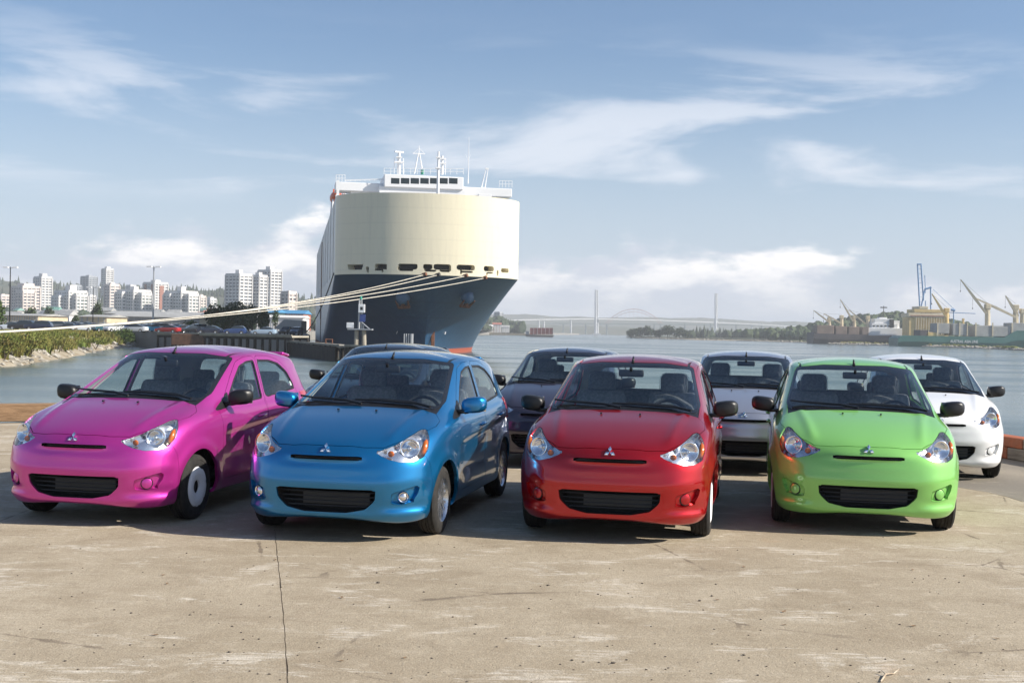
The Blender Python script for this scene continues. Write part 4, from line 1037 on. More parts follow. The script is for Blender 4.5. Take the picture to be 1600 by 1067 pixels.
def hull_hit(px, py):
    o = SHIP_M.inverted() @ Vector((0, 0, CAM_H)); d = (SHIP_M.inverted().to_3x3() @ (P(px, py, 1.0) - Vector((0, 0, CAM_H)))).normalized(); return hull_bvh.ray_cast(o, d)
bm.free()
# weather deck and bulwark
b = MB(); poly = [(-182, -SB + .05), (0, -SB + .05)] + [(LN * math.cos(R(a)) - .05, SB * math.sin(R(a)) * .997) for a in range(-88, 89, 8)] + [(0, SB - .05), (-182, SB - .05)]
b.prism(poly, ZT - .9, ZT - .6); b.build('weather_deck', m_shipgrey, ship)
# accommodation, wing bridge, wheelhouse: sizes read at the bridge plane
SA = -14.0
def sl(px, py, a):
    """ship-local y, z of the point seen at (px, py) in the plane x' = a"""
    o = SHIP_M.inverted() @ Vector((0, 0, CAM_H)); d = SHIP_M.inverted().to_3x3() @ (P(px, py, 1.0) - Vector((0, 0, CAM_H))); t = (a - o.x) / d.x; q = o + d * t; return q.y, q.z
def sbox(name, px0, py0, px1, py1, a0, a1, mat, parent=ship, z0=None, bev=.12):
    """box seen between two photo corners on its front face (plane a1), reaching back to a0"""
    y0, zt = sl(px0, py0, a1); y1, _ = sl(px1, py1, a1); zb = sl(px0, py1, a1)[1] if z0 is None else z0
    b = MB(); b.bevbox(((a0 + a1) / 2, (y0 + y1) / 2, (zt + zb) / 2), (a1 - a0, y1 - y0, zt - zb), bev); return b.build(name, mat, parent)
wing = sbox('bridge_wing', 524, 284, 800, 297.5, -19, SA, m_white)
house = sbox('deckhouse', 592, 290, 728, 315, -26, SA + 1.2, m_white, z0=ZT - .7)
sbox('deckhouse', 548, 298, 775, 318, -30, SA - 1, m_white, z0=ZT - .7)
wheel = sbox('wheelhouse', 600.5, 272, 724, 292, -24, SA + 1.6, m_white)
for x0, x1 in ((611, 624.2), (626.4, 639.6), (641.6, 654.8), (656.8, 670), (672, 684.6), (687, 699.6), (701.6, 715)): sbox('bridge_window', x0, 278.2, x1, 287.2, SA + 1.2, SA + 1.63, m_bridgeglass, wheel, bev=.05)
def srail(name, pts, h, a, parent, posts=8):
    b = MB(); P3 = []
    for px, py in pts: y, z = sl(px, py, a); P3.append(Vector((a, y, z)))
    for p, q in zip(P3, P3[1:]):
        for k in (1, .5): b.tube(p + Vector((0, 0, h * k)), q + Vector((0, 0, h * k)), .05, n=5)
        for i in range(posts + 1): c = p.lerp(q, i / posts); b.tube(c, c + Vector((0, 0, h)), .05, n=5)
    return b.build(name, m_white, parent)
srail('railing', [(600, 272.5), (724, 273)], 1.15, SA + 1.2, wheel, 12); srail('railing', [(525, 284), (539, 284)], 1.3, SA - .3, wing, 3); srail('railing', [(780, 293), (800, 293)], 1.3, SA - .3, wing, 4); srail('railing', [(540, 284), (600, 282)], .3, SA - .4, wing, 8)
def smast(name, px, yb, yt, r0, r1, a, extra=()):
    y, zb = sl(px, yb, a); _, zt = sl(px, yt, a); b = MB(); b.tube((a, y, zb), (a, y, zt), r0, r1, 8)
    for (dz, w, hh, th) in extra: b.box((a, y, zb + (zt - zb) * dz), (th, w, hh))
    return b, (y, zb, zt)
b, (y, zb, zt) = smast('radar_mast', 623, 272, 239, .38, .28, SA - 3, ((.55, 1.9, .25, 1.4), (.78, 1.2, .15, 1.2)))
b.box((SA - 3, y, zt + .15), (.5, 1.8, .3), rz=.3); b.tube((SA - 3, y - .9, zb), (SA - 3, y - .9, zb + (zt - zb) * .75), .07, n=5); b.tube((SA - 3, y + .9, zb), (SA - 3, y + .9, zb + (zt - zb) * .75), .07, n=5); b.build('radar_mast', m_white, ship)
b = MB(); y, zb = sl(654, 272, SA - 5); _, zt = sl(654, 228, SA - 5)
for dy, dx in ((-.85, -.6), (.85, -.6), (-.85, .6), (.85, .6)): b.tube((SA - 5 + dx, y + dy, zb), (SA - 5 + dx * .1, y + dy * .15, zb + (zt - zb) * .72), .12, .09, 6)
b.tube((SA - 5, y, zb + (zt - zb) * .6), (SA - 5, y, zt), .10, .06, 6); b.box((SA - 5, y, zb + (zt - zb) * .72), (.2, 2.4, .18))
for sgn in (-1, 1): b.tube((SA - 5, y + sgn * 1.2, zb + (zt - zb) * .72), (SA - 5, y, zb + (zt - zb) * .90), .05, n=5)
b.build('signal_mast', m_white, ship)
b, _ = smast('fore_mast', 684, 305, 237, .30, .18, -6.0, ((.62, 1.0, .2, .8), (.86, .9, .2, .8))); b.build('foremast', m_white, ship)
b, (y, zb, zt) = smast('radar_mast', 690.5, 273, 244, .30, .25, SA - 3, ((.6, 1.5, .2, 1.2), (.85, 1.3, .2, .9)))
for sgn in (-1, 1): b.tube((SA - 3, y + sgn * .7, zb), (SA - 3, y + sgn * .7, zb + (zt - zb) * .9), .06, n=5)
b.build('radar_mast', m_white, ship)
b, _ = smast('whip', 731.5, 287, 214, .10, .03, SA - 2); y, z = sl(731.5, 249, SA - 2)
for sgn in (-1, 1): b.tube((SA - 2, y, z - .2), (SA - 2, y + sgn * .5, z + .9), .03, n=4)
b.build('whip_antenna', m_white, ship)
b = MB(); y0, z0 = sl(755, 294, SA - 1); y1, z1 = sl(761, 264, SA - 1); b.box((SA - 1, y0, z0 - .6), (1, .9, 1.4)); b.tube((SA - 1, y0 - .35, z0), (SA - 1, y1 - .2, z1), .13, .08, 6); b.tube((SA - 1, y0 + .35, z0), (SA - 1, y1 + .2, z1), .13, .08, 6); b.box((SA - 1, y1, z1), (.4, .6, .3)); b.build('provision_crane', m_white, ship)
sbox('deck_locker', 748, 303, 768, 312, -8, -5, m_white, z0=ZT - .5, bev=.05)
b = MB(); y0, z0 = sl(660.5, 272, SA); b.tube((SA - 1, y0, z0), (SA - 1, y0, z0 + .9), .3, n=10); b.build('signal_lamp', M_('green_lamp', (.02, .22, .15), .3), ship)
b = MB(); b.box((-6.2, -SB + .55, ZT + 1.5), (.5, .5, 4.4)); b.box((-8, -SB + .6, ZT + .3), (1.2, .8, 1.6)); b.build('wing_support', m_white, ship)
# lifeboat with its davits, funnel, side rail
b = MB(); c = Vector((-34, -SB + 1.2, ZT + 3.3))
for k in range(9):
    pass
pts = [(c.x - 4 + k, c.y, c.z + (.25 if k in (0, 8) else 0)) for k in range(9)]; b.path(pts, [.35, .9, 1.25, 1.35, 1.4, 1.35, 1.25, .9, .35], 12); lb = b.build('lifeboat', m_orange, ship, smooth=True)
b = MB(); b.box((c.x + .5, c.y, c.z + 1.3), (2.4, 1.5, .8)); b.build('canopy', m_orange, lb)
b = MB()
for dx in (-3.2, 3.2): b.tube((c.x + dx, c.y + 2.2, ZT - .6), (c.x + dx, c.y + 1.6, c.z + 1.6), .28, .2, 6); b.tube((c.x + dx, c.y + 1.6, c.z + 1.6), (c.x + dx, c.y - .2, c.z + 2.1), .2, .15, 6); b.tube((c.x + dx, c.y - 1.0, ZT - .6), (c.x + dx, c.y - .8, c.z - .6), .22, n=6)
b.build('davit', m_white, ship)
fz = ZT
b = MB(); b.bevbox((-138, -8.5, fz + 3.4), (9, 6.4, 8.6), .8); fn = b.build('funnel', m_cream, ship)
b = MB(); b.box((-138, -8.5, fz + 7.9), (8.4, 5.8, .8))
for dx, dy in ((-2, -1.4), (1.8, -1.2), (0, 1.3), (2.4, 1.5)): b.tube((-138 + dx, -8.5 + dy, fz + 8), (-138 + dx, -8.5 + dy, fz + 10.2), .55, n=8)
b.build('exhaust_pipe', m_blackp, fn)
b = MB()
for a in range(-178, -60, 6): b.tube((a, -SB + .3, ZT - .6), (a, -SB + .3, ZT + .8), .09, n=5)
b.box((-119, -SB + .3, ZT + .8), (118, .12, .12)); b.box((-119, -SB + .3, ZT + .1), (118, .1, .1)); b.build('side_railing', m_white, ship)
for a, wd, hh in ((-165, 6, 3.0), (-150, 4, 5.0), (-112, 5, 2.6), (-95, 3, 3.4), (-70, 4, 2.2)):
    b = MB(); b.bevbox((a, -SB + 3.4, ZT + hh / 2 - .6), (wd, 3, hh), .1); b.build('vent_house', m_white, ship)
# side details: rubbing strake, dark strip for groove shade, pilot door
b = MB(); b.box((-103.5, -SB - .02, 13.6), (1.5, .30, 27)); b.build('groove_shade_strip', m_shipdark, ship)  # raised near-black strip, its colour stands in for the shade in a groove
b = MB(); b.box((-101.6, -SB - .05, 16.2), (.5, .34, 22)); b.build('drain_pipe', m_rust, ship)
b = MB(); b.box((-106, -SB - .06, 9.4), (3.6, .3, 5.0)); b.build('pilot_door', m_shipgrey, ship)
for k in range(9): MB().box((-8 - 19 * k, -SB - .05, 21.2), (.22, .2, 13.6)).build('frame_line', m_shipside, ship)
# anchors in their pipes
for px, py in ((630, 463), (729, 462)):
    loc, nor, _, _ = hull_hit(px, py); b = MB(); v, f = ico(); ax = (nor + Vector((.5, 0, -.35))).normalized()
    b.add([loc + p * 1.35 + ax * max(0, p.dot(ax)) * .3 for p in v], f); ap = b.build('hawse_pipe', M_('hawse_blue_%d' % px, (.05, .12, .22), .4), ship, smooth=True)
    b = MB(); o = loc + ax * 1.25; dn = Vector((.1, 0, -1)); sd = ax.cross(dn).normalized(); dn = sd.cross(ax).normalized() * (-1 if sd.cross(ax).z > 0 else 1)
    b.tube(o - dn * .4, o + dn * 1.5, .28, .34, 8); b.tube(o + dn * 1.5 - sd * 1.0, o + dn * 1.5 + sd * 1.0, .34, n=8)
    for sg in (-1, 1): b.tube(o + dn * 1.5 + sd * sg * .95, o - dn * .3 + sd * sg * 1.15 + ax * .15, .30, .12, 6)
    b.build('anchor', m_rust, ship)
# bow rust streak and draught marks
loc, nor, _, _ = hull_hit(676, 523)
b = MB(); b.bevbox(tuple(loc + nor * .02), (.5, .7, 4.2), .1); b.build('stem_rust', m_rust, ship)
for px, py in ((621, 518), (696, 519)):
    loc, nor, _, _ = hull_hit(px, py); t = Vector((0, 0, 1)).cross(nor).normalized(); b = MB(); q = t * .5 + Vector((0, 0, .7)); b.tube(loc - q * .6 + nor * .03, loc + q * .6 + nor * .03, .09, n=4); b.build('hull_mark', m_white, ship)
# mooring ropes: each runs from its bow fairlead to the bollards on the left bank
ends = [P(-150, 525, 115), P(-150, 525.6, 115), P(-165, 526.4, 116), P(-150, 527.4, 115)]
rope_px = [((663, 429.5), ends[0], 1.95, 'pale mooring rope from the bow, uppermost of the four'), ((684, 430), ends[1], 1.8, 'pale mooring rope from the bow, second from the top'), ((727, 431.5), ends[2], 1.55, 'pale mooring rope from the bow, third from the top'), ((757, 433.5), ends[3], 1.4, 'pale mooring rope from the bow, lowest of the four')]
for (px, py), e, sag, lb in rope_px:
    hit = hull_hit(px, py); s = (SHIP_M @ (hit[0] + hit[1] * .15)) if hit[0] else P(px, py, 214)
    b = MB(); pts = []
    for k in range(41):
        t = k / 40; q = s.lerp(e, t); q.z -= sag * 4 * t * (1 - t); pts.append(q)
    b.path(pts, .065, 6); tag(b.build('mooring_rope', m_rope, smooth=True), lb, 'rope', 'mooring ropes of the ship')
    b = MB(); b.M = SHIP_M.inverted(); q = pts[0]; b.tube(q + Vector((-.3, 0, -.05)), q + Vector((.35, -.3, .15)), .34, n=8); b.build('fairlead', m_rust if px != 684 else m_blackp, ship)
b = MB(); b.lathe([(.0, 1.0), (.42, 1.0), (.5, .92), (.34, .75), (.30, .2), (.5, 0), (.5, -.3)], 'Z', 18); o = tag(b.build('mooring_bollard', m_blackp, smooth=True), 'black iron bollard on the left bank holding the ropes', 'bollard'); o.location = (ends[0].x, ends[0].y, max(.2, ends[0].z - .6))
# stern breast line and steel gangway beside the ship
hit = hull_hit(526, 425)
b = MB(); s = SHIP_M @ Vector((-1.0, -SB - .1, ZD + .4)); e = P(478, 519, 240)
b.path([s.lerp(e, k / 12) - Vector((0, 0, 1.5 * 4 * (k / 12) * (1 - k / 12))) for k in range(13)], .11, 5); tag(b.build('breast_line', M_('dark_rope', (.10, .09, .075), .9)), 'dark mooring line down the ship\'s left side', 'rope')
# --- pier with piles, and the trestle that comes forward to the beacon
pA = (PX(262, 211, .2), 211.0); pC = (PX(552, 168, -.9), 168.0)
def pier_run(name, p, q, w, label, bays, wall=False, z=0.0):
    p, q = Vector((*p, 0)), Vector((*q, 0)); d = q - p; L = d.length; rz = math.atan2(d.y, d.x); root = empty(name, (*((p + q) / 2).xy, z), rz); tag(root, label, 'pier')
    nb = bays
    for k in range(nb):
        b = MB(); b.box((-L / 2 + L * (k + .5) / nb, 0, .12), (L / nb - .05, w, .30)); b.build('deck_panel', m_deck, root)
    b = MB(); b.box((0, -w / 2 - .12, .34), (L, .26, .26)); b.build('edge_beam', m_deck, root)
    b = MB(); b.box((0, -w / 2 + .3, -.25), (L, .3, .4)); b.box((0, w / 2 - .3, -.25), (L, .3, .4)); b.build('cross_beam', m_woodpile, root)
    for k in range(nb * 2 + 1):
        for yy in (-w / 2 + .3, w / 2 - .6): b = MB(); b.tube((-L / 2 + L * k / (nb * 2), yy, WZ - 2), (-L / 2 + L * k / (nb * 2), yy, -.1), .22, .20, 8); b.build('pile', m_woodpile, root)
    if wall:
        n_ = int(L / 1.1)
        for k in range(n_): b = MB(); b.box((-L / 2 + 1.1 * (k + .5), -w / 2 - .30, -1.55 + .08 * math.sin(k * 2.3)), (1.04, .14, 3.3)); b.build('fender_plank', m_woodpile, root)
    return root
pier_run('timber_pier', pA, pierB, 7.0, 'dark timber pier on piles in front of the parked cars', 9)
pier_run('timber_trestle', pierB, pC, 4.0, 'dark planked timber trestle running forward past the ship bow', 6, True, -1.0)
o = tag(link('pier_hut', MB().bevbox((0, 0, .0), (5.6, 1.4, 1.9), .08).mesh('pier_hut', noisy('rusty_steel', (.17, .08, .045), (.10, .055, .035), 1.2, .85))), 'rusty brown steel box under the left end of the pier', 'box'); o.location = (PX(295, 206.5, -.6), 206.4, -.75)
tag(link('mooring_gate', MB().tube((-.5, 0, 0), (-.5, 0, .8), .09).tube((.5, 0, 0), (.5, 0, .8), .09).tube((-.55, 0, .72), (.55, 0, .72), .08).mesh('mooring_gate', m_rust)), 'small rusty mooring gate on the trestle beside the ship', 'gate').location = (PX(514, 185, -.7), 185, -.75)
# beacon post with instrument boxes
bx, by = PX(563, 167, 1), 167.0; bc = empty('beacon_post', (bx, by, -.75)); tag(bc, 'white beacon post with instrument box and solar panel before the ship', 'beacon')
def bz(py): return PZ(563, py, by) + .75
sB = by / FPX
b = MB()
for dx in (-.5, .5):
    for dy in (-.4, .4): b.tube((dx * 1.2, dy, -2), (dx, dy, bz(516)), .28, .25, 8)
b.build('pile_cluster', m_deck, bc)
b = MB(); b.box((0, 0, bz(514.5)), (38 * sB, 2.0, .18)); b.tube((.42, 0, bz(514)), (.42, 0, bz(506)), .07); b.tube((1.3, -.3, bz(514)), (.1, 0, bz(503)), .09); b.build('platform', m_alu, bc)
b = MB(); b.tube((-.2, 0, bz(514)), (-.2, 0, bz(468)), .17, .13, 10); b.tube((.2, 0, bz(514)), (.1, 0, bz(468)), .09, n=8); b.build('mast', m_alu, bc)
b = MB(); b.bevbox((.17, -.3, bz(482)), (10 * sB, .4, 13 * sB), .03); bb_ = b.build('instrument_box', m_white, bc); b = MB(); b.box((.17, -.505, bz(482)), (4 * sB, .01, 5 * sB)); b.build('screen', m_blackp, bb_)
b = MB(); b.M = Matrix.Translation((.32, -.35, bz(497))) @ Matrix.Rotation(R(-25), 4, 'X'); b.box((0, 0, 0), (9 * sB, .05, 13 * sB)); b.build('solar_panel', m_solar, bc)
b = MB(); b.bevbox((-1.42, 0, bz(508.5)), (10.5 * sB, .8, 8.5 * sB), .03); b.build('equipment_cabinet', m_white, bc)
b = MB(); b.tube((0, 0, bz(468)), (0, 0, bz(463)), .16, n=10); b.build('lantern', M_('lantern_green', (.05, .35, .25), .2), bc)
o = empty('pipe_stand', (PX(640, 163, 1), 163, -.75)); tag(o, 'pair of grey pipes standing on the trestle in front of the bow', 'pipes')
for dx in (-.72, -.45, -.15, .28): MB().tube((dx, 0, -1.5), (dx, 0, PZ(640, 521.5, 163) + .75), .09 if dx < .1 else .24, n=8).build('pipe', m_alu, o)
pier_run('timber_jetty', pC, (PX(660, 160, -.9), 160.0), 3.0, 'short timber jetty carrying the beacon and pipes', 3, True, -1.0)
# ================================================================ towers, sheds, trees, parked cars
m_tw = noisy('tower_white', (.70, .68, .66), (.60, .585, .57), .05, .7); m_tpink = noisy('tower_pinkish', (.66, .585, .545), (.58, .51, .47), .05, .7); m_tgrey = noisy('tower_grey', (.36, .38, .41), (.30, .32, .35), .05, .7)
m_tglass = M_('tower_glass', (.055, .075, .10), .12); m_tglass2 = M_('tower_glass_green', (.07, .12, .115), .12); m_tbrown = M_('tower_brown_brick', (.30, .13, .09), .8); m_tgreen = M_('green_roof', (.16, .34, .28), .6)
m_roofgrey = noisy('shed_roof', (.40, .40, .385), (.30, .30, .29), .3, .7); m_beige = noisy('shed_beige', (.58, .49, .34), (.50, .42, .29), .3, .8); m_shedgrey = noisy('shed_wall_grey', (.34, .335, .32), (.27, .265, .255), .3, .8); m_blueroof = M_('blue_roof', (.08, .27, .48), .5); m_redroof = M_('red_roof', (.36, .12, .08), .7)
def tower_mass(root, cx, cy, z0, z1, w, d, floors, rz, wall, glass, bay=4.2, slab=.55):
    """glass core, projecting floor slabs and piers; windows are the recessed glass between them"""
    b = MB(); M0 = Matrix.Translation((cx, cy, 0)) @ Matrix.Rotation(rz, 4, 'Z'); b.M = M0; b.box((0, 0, (z0 + z1) / 2), (w - 1.0, d - 1.0, z1 - z0)); tag(b.build('window_glazing', glass, root), kind='stuff')
    b = MB(); b.M = M0; fh = (z1 - z0) / floors
    for k in range(floors + 1): b.box((0, 0, z0 + k * fh), (w, d, fh * slab if k < floors else fh * .9))
    tag(b.build('floor_slabs', wall, root), kind='stuff')
    b = MB(); b.M = M0
    for s, L, T in ((0, w, d), (1, d, w)):
        n = max(2, int(L / bay))
        for i in range(n + 1):
            t = -L / 2 + L * i / n; wd = 1.5 if i in (0, n) else (1.25 if i % 2 else .8)
            for sg in (-1, 1): b.box((t, sg * (T / 2 - .15), (z0 + z1) / 2) if s == 0 else (sg * (T / 2 - .15), t, (z0 + z1) / 2), (wd, .75, z1 - z0) if s == 0 else (.75, wd, z1 - z0))
    tag(b.build('wall_piers', wall, root), kind='stuff')
def tower(px0, px1, ytop, ybase, D, label, wall=None, glass=None, rz=R(-38), asp=1.0, pent=(.4, 4.5), steps=(), accent=None, name='apartment_tower', group='apartment towers on the hill'):
    wall = wall or m_tw; glass = glass or m_tglass; s = D / FPX
    W = (px1 - px0) * s; c, sn = math.cos(abs(rz)), math.sin(abs(rz)); w = W / (c + asp * sn); d = w * asp
    zt = PZ((px0 + px1) / 2, ytop, D); zb = min(PZ((px0 + px1) / 2, ybase, D), hill_h(PX((px0 + px1) / 2, D, 20), D)) - 3; x = PX((px0 + px1) / 2, D, 20)
    root = empty(name, (x, D, zb)); tag(root, label, 'building', group); H = zt - zb
    fl = max(4, int(H / 3.1)); tower_mass(root, 0, 0, 0, H, w, d, fl, rz, wall, glass)
    for fx, fy, fw, fh in steps:      # lower wings in front / beside, as fractions of the main mass
        tower_mass(root, fx * w, fy * d, 0, H * fh, w * fw, d * fw, max(3, int(H * fh / 3.1)), rz, wall, glass)
    if pent: b = MB(); b.M = Matrix.Rotation(rz, 4, 'Z'); b.bevbox((0, 0, H + pent[1] / 2), (w * pent[0], d * pent[0], pent[1]), .2); b.build('roof_house', wall, root)
    if accent:
        b = MB(); b.M = Matrix.Rotation(rz, 4, 'Z')
        for t in (-.28, .28): b.box((t * w, -d / 2 - .3, H * .52), (w * .16, .5, H * .9))
        b.box((w / 2 + .3, 0, H * .5), (.5, d * .3, H * .85)); b.build('brick_panel', accent, root)
    return root
tower(18, 62, 449, 489, 1300, 'broad pinkish apartment block with a stepped roof at the far left', m_tpink, asp=.9, pent=(.6, 4), steps=((.1, -.35, .66, .82),))
tower(52, 81, 434, 488, 1450, 'tall slim white tower with a pale green roof edge at the left', m_tw, asp=.8, pent=(.45, 5))
tower(85, 136, 456, 490, 1250, 'wide stepped white apartment block with a rounded front', m_tw, m_tglass2, asp=.8, pent=(.35, 7), steps=((.36, -.32, .62, .86), (-.3, -.42, .5, .8)))
tower(134, 149, 463, 489, 1380, 'narrow low white apartment building beside the dark round tree', m_tw, pent=(.5, 2))
tower(125, 152, 433, 462, 1900, 'grey tower with a pinkish edge standing high on the hill', m_tgrey, asp=.7, pent=(.4, 3))
tower(158, 176, 421, 462, 1850, 'tallest slim tower on the hilltop at the left', m_tw, asp=1.0, pent=(.5, 4))
tower(163, 186, 446, 488, 1330, 'grey sided tower with a pink corner left of the stepped white blocks', m_tpink, asp=1.1, pent=(.4, 3))
tower(183, 236, 455, 489, 1260, 'wide white apartment block with notched balconies left of the light mast', m_tw, m_tglass2, asp=.75, pent=(.25, 5), steps=((.38, -.4, .6, .88), (-.36, -.30, .45, .92)))
tower(223, 262, 443, 489, 1420, 'white tower with brown brick panels behind the light mast', m_tw, asp=.8, pent=(.4, 4), accent=m_tbrown)
tower(257, 309, 457, 490, 1240, 'wide white apartment block with a green gabled top right of the light mast', m_tw, m_tglass2, asp=.75, pent=(.28, 6), steps=((.36, -.4, .62, .9), (-.38, -.25, .4, .9)))
tower(352, 393, 430, 480, 1150, 'left one of three tall grey and white towers', m_tw, asp=.85, rz=R(-34), pent=(.28, 5))
tower(390, 417, 432, 484, 1180, 'middle and narrowest one of three tall grey and white towers', m_tw, asp=.85, rz=R(-34), pent=(.4, 4))
tower(402, 439, 424, 486, 1260, 'right and tallest one of three tall grey and white towers', m_tw, asp=.85, rz=R(-34), pent=(.34, 5))
tower(439, 463, 458, 490, 1000, 'short brownish apartment tower just left of the ship', m_tpink, asp=.9, pent=(.3, 2), accent=None)
tower(-8, 16, 462, 489, 1350, 'low pinkish block cut by the left edge of the picture', m_tpink, asp=.8, pent=(.3, 2))
tower(108, 127, 447, 475, 1650, 'small grey block between the slim white tower and the hilltop towers', m_tgrey, asp=.8, pent=(.4, 2))
tower(196, 212, 447, 476, 1700, 'small pale block on the slope right of the tallest hilltop tower', m_tw, asp=.8, pent=(.4, 2))
tower(304, 322, 464, 488, 1450, 'low stepped pale block right of the green gabled block', m_tpink, m_tglass2, asp=.8, pent=(.5, 3))
tower(320, 338, 468, 488, 1500, 'low pale block with green roof left of the dark grove', m_tw, m_tglass2, asp=.9, pent=(.6, 3))
# houses on the slope
def house(px, py, D, w, h, wall, roof, label):
    p = P(px, py, D); z = hill_h(p.x, p.y) if D > 560 else .27; o = empty('house', (p.x, D, z - .5), R(rnd.uniform(-50, 20))); tag(o, label, 'house', 'small houses on the hill')
    MB().box((0, 0, h / 2), (w, w * .7, h)).build('wall', wall, o); b = MB(); e = .6
    b.add([(-w / 2 - e, -w * .35 - e, h), (w / 2 + e, -w * .35 - e, h), (w / 2 + e, w * .35 + e, h), (-w / 2 - e, w * .35 + e, h), (-w / 2, 0, h + w * .26), (w / 2, 0, h + w * .26)], [(0, 1, 5, 4), (2, 3, 4, 5), (0, 4, 3), (1, 2, 5), (3, 2, 1, 0)]); b.build('roof', roof, o)
    for k in (-.28, 0, .28): MB().box((k * w, -w * .35 - .03, h * .55), (w * .14, .1, h * .36)).build('window', m_tglass, o)
rnd = random.Random(77)
NTH_ = ['leftmost', 'second from the left', 'third from the left', 'fourth from the left', 'fifth from the left', 'sixth from the left', 'seventh from the left', 'eighth from the left', 'ninth from the left', 'tenth from the left', 'eleventh from the left', 'twelfth from the left', 'thirteenth from the left', 'fourteenth from the left', 'fifteenth from the left', 'sixteenth from the left', 'seventeenth from the left', 'eighteenth from the left', 'nineteenth from the left']
hcount = {}
def hcol(k):
    wl, wn = rnd.choice([(m_tw, 'white'), (m_tpink, 'pinkish'), (m_tw, 'white'), (m_beige, 'beige')]); rf, rn_ = rnd.choice([(m_roofgrey, 'grey'), (m_tgreen, 'green'), (m_redroof, 'red'), (m_roofgrey, 'grey')]); q = hcount[(wn, rn_)] = hcount.get((wn, rn_), -1) + 1
    return wl, rf, 'small %s %s-roofed house on the hillside, %s of its kind' % (wn, rn_, NTH_[q])
for hk, px in enumerate(sorted(list(range(-10, 340, 13)) + [300, 306, 313, 320, 326, 331, 444, 452])):
    D = rnd.uniform(1080, 1750); house(px + rnd.uniform(-4, 4), 480, D, rnd.uniform(8, 14), rnd.uniform(5, 8), *hcol(hk))
for lk, (px, D, w, hgt) in enumerate(((75, 700, 13, 6), (92, 690, 12, 6), (104, 640, 9, 6), (22, 720, 12, 5), (60, 760, 13, 6))): house(px, 490, D, w, hgt, m_tw, m_roofgrey, 'white low-rise house behind the left sheds, ' + ['fourth from the left', 'fifth from the left', 'rightmost', 'leftmost', 'second from the left'][lk])
# sheds round the lot
def shed(name, px0, px1, ytop, yeave, D, depth, wall, roof, label, rz=0.0, gable=False, panels=0):
    x0, x1 = PX(px0, D, 5), PX(px1, D, 5); ze = PZ((px0 + px1) / 2, yeave, D); zt = PZ((px0 + px1) / 2, ytop, D); w = x1 - x0; o = empty(name, ((x0 + x1) / 2, D, .2), rz); tag(o, label, 'warehouse', 'sheds behind the parked cars'); h = ze - .2; hr = max(.3, zt - ze)
    MB().box((0, depth / 2, h / 2), (w, depth, h)).build('wall', wall, o)
    b = MB(); e = .5
    b.add([(-w / 2 - e, -e, h), (w / 2 + e, -e, h), (w / 2 + e, depth + e, h), (-w / 2 - e, depth + e, h), (-w / 2 - e, depth / 2, h + hr), (w / 2 + e, depth / 2, h + hr)], [(0, 1, 5, 4), (2, 3, 4, 5), (0, 4, 3), (1, 2, 5), (3, 2, 1, 0)]); b.build('roof', roof, o)
    for k in range(panels): t = -w / 2 + w * (k + .5) / panels; MB().box((t, -.04, h * .5), (.25, .1, h * .96)).build('wall_rib', roof, o)
    return o
shed('warehouse', -40, 60, 489, 492.5, 330, 22, m_beige, m_roofgrey, 'long low beige shed with ribbed wall at the far left', panels=26)
shed('warehouse', 124, 167, 491, 495, 300, 16, m_beige, m_roofgrey, 'beige box shed behind the red and white parked cars', panels=5)
shed('warehouse', 163, 312, 486, 491, 430, 26, m_shedgrey, m_roofgrey, 'long grey shed with a pale roof below the white apartment blocks', panels=16)
shed('warehouse', 168, 334, 490.5, 495.5, 345, 20, m_shedgrey, m_roofgrey, 'nearer grey green shed with wall panels behind the red car', panels=14)
shed('warehouse', 312, 333, 490, 497, 300, 8, m_beige, m_roofgrey, 'small yellow gabled shed at the right end of the grey sheds', gable=True)
shed('warehouse', 403, 432, 483, 488, 520, 20, m_tglass2, m_blueroof, 'low white building with a bright blue roof left of the ship')
shed('warehouse', 430, 474, 484, 490, 540, 20, m_redroof, m_blueroof, 'low red and white striped building beside the ship', panels=12)
shed('warehouse', 400, 474, 492, 496, 480, 14, m_tw, m_tw, 'low white windowed building in front of the blue roof', panels=20)
# leafy trees as crown + trunk
def leaf_crown(b, c, rx, ry, rz, n, size, rn, lobes=7):
    L = []
    for k in range(lobes):
        u = Vector((rn.gauss(0, 1), rn.gauss(0, 1), rn.gauss(0, .9))).normalized(); q = rn.uniform(.2, .58); L.append((Vector((u.x * rx * q, u.y * ry * q, u.z * rz * q)), rn.uniform(.48, .70)))
    for k in range(n):
        lc, lr = L[rn.randrange(lobes)]; u = Vector((rn.gauss(0, 1), rn.gauss(0, 1), rn.gauss(0, 1))).normalized() * (rn.random() ** .4)
        p = c + lc + Vector((u.x * rx * lr, u.y * ry * lr, u.z * rz * lr)); a = Vector((rn.gauss(0, 1), rn.gauss(0, 1), rn.gauss(0, 1))).normalized(); d = a.orthogonal().normalized() * size * rn.uniform(.6, 1.2); e = a.cross(d) * rn.uniform(.5, .9)
        b.add([p - d, p + e * .6, p + d, p - e * .6], [(0, 1, 2, 3)])
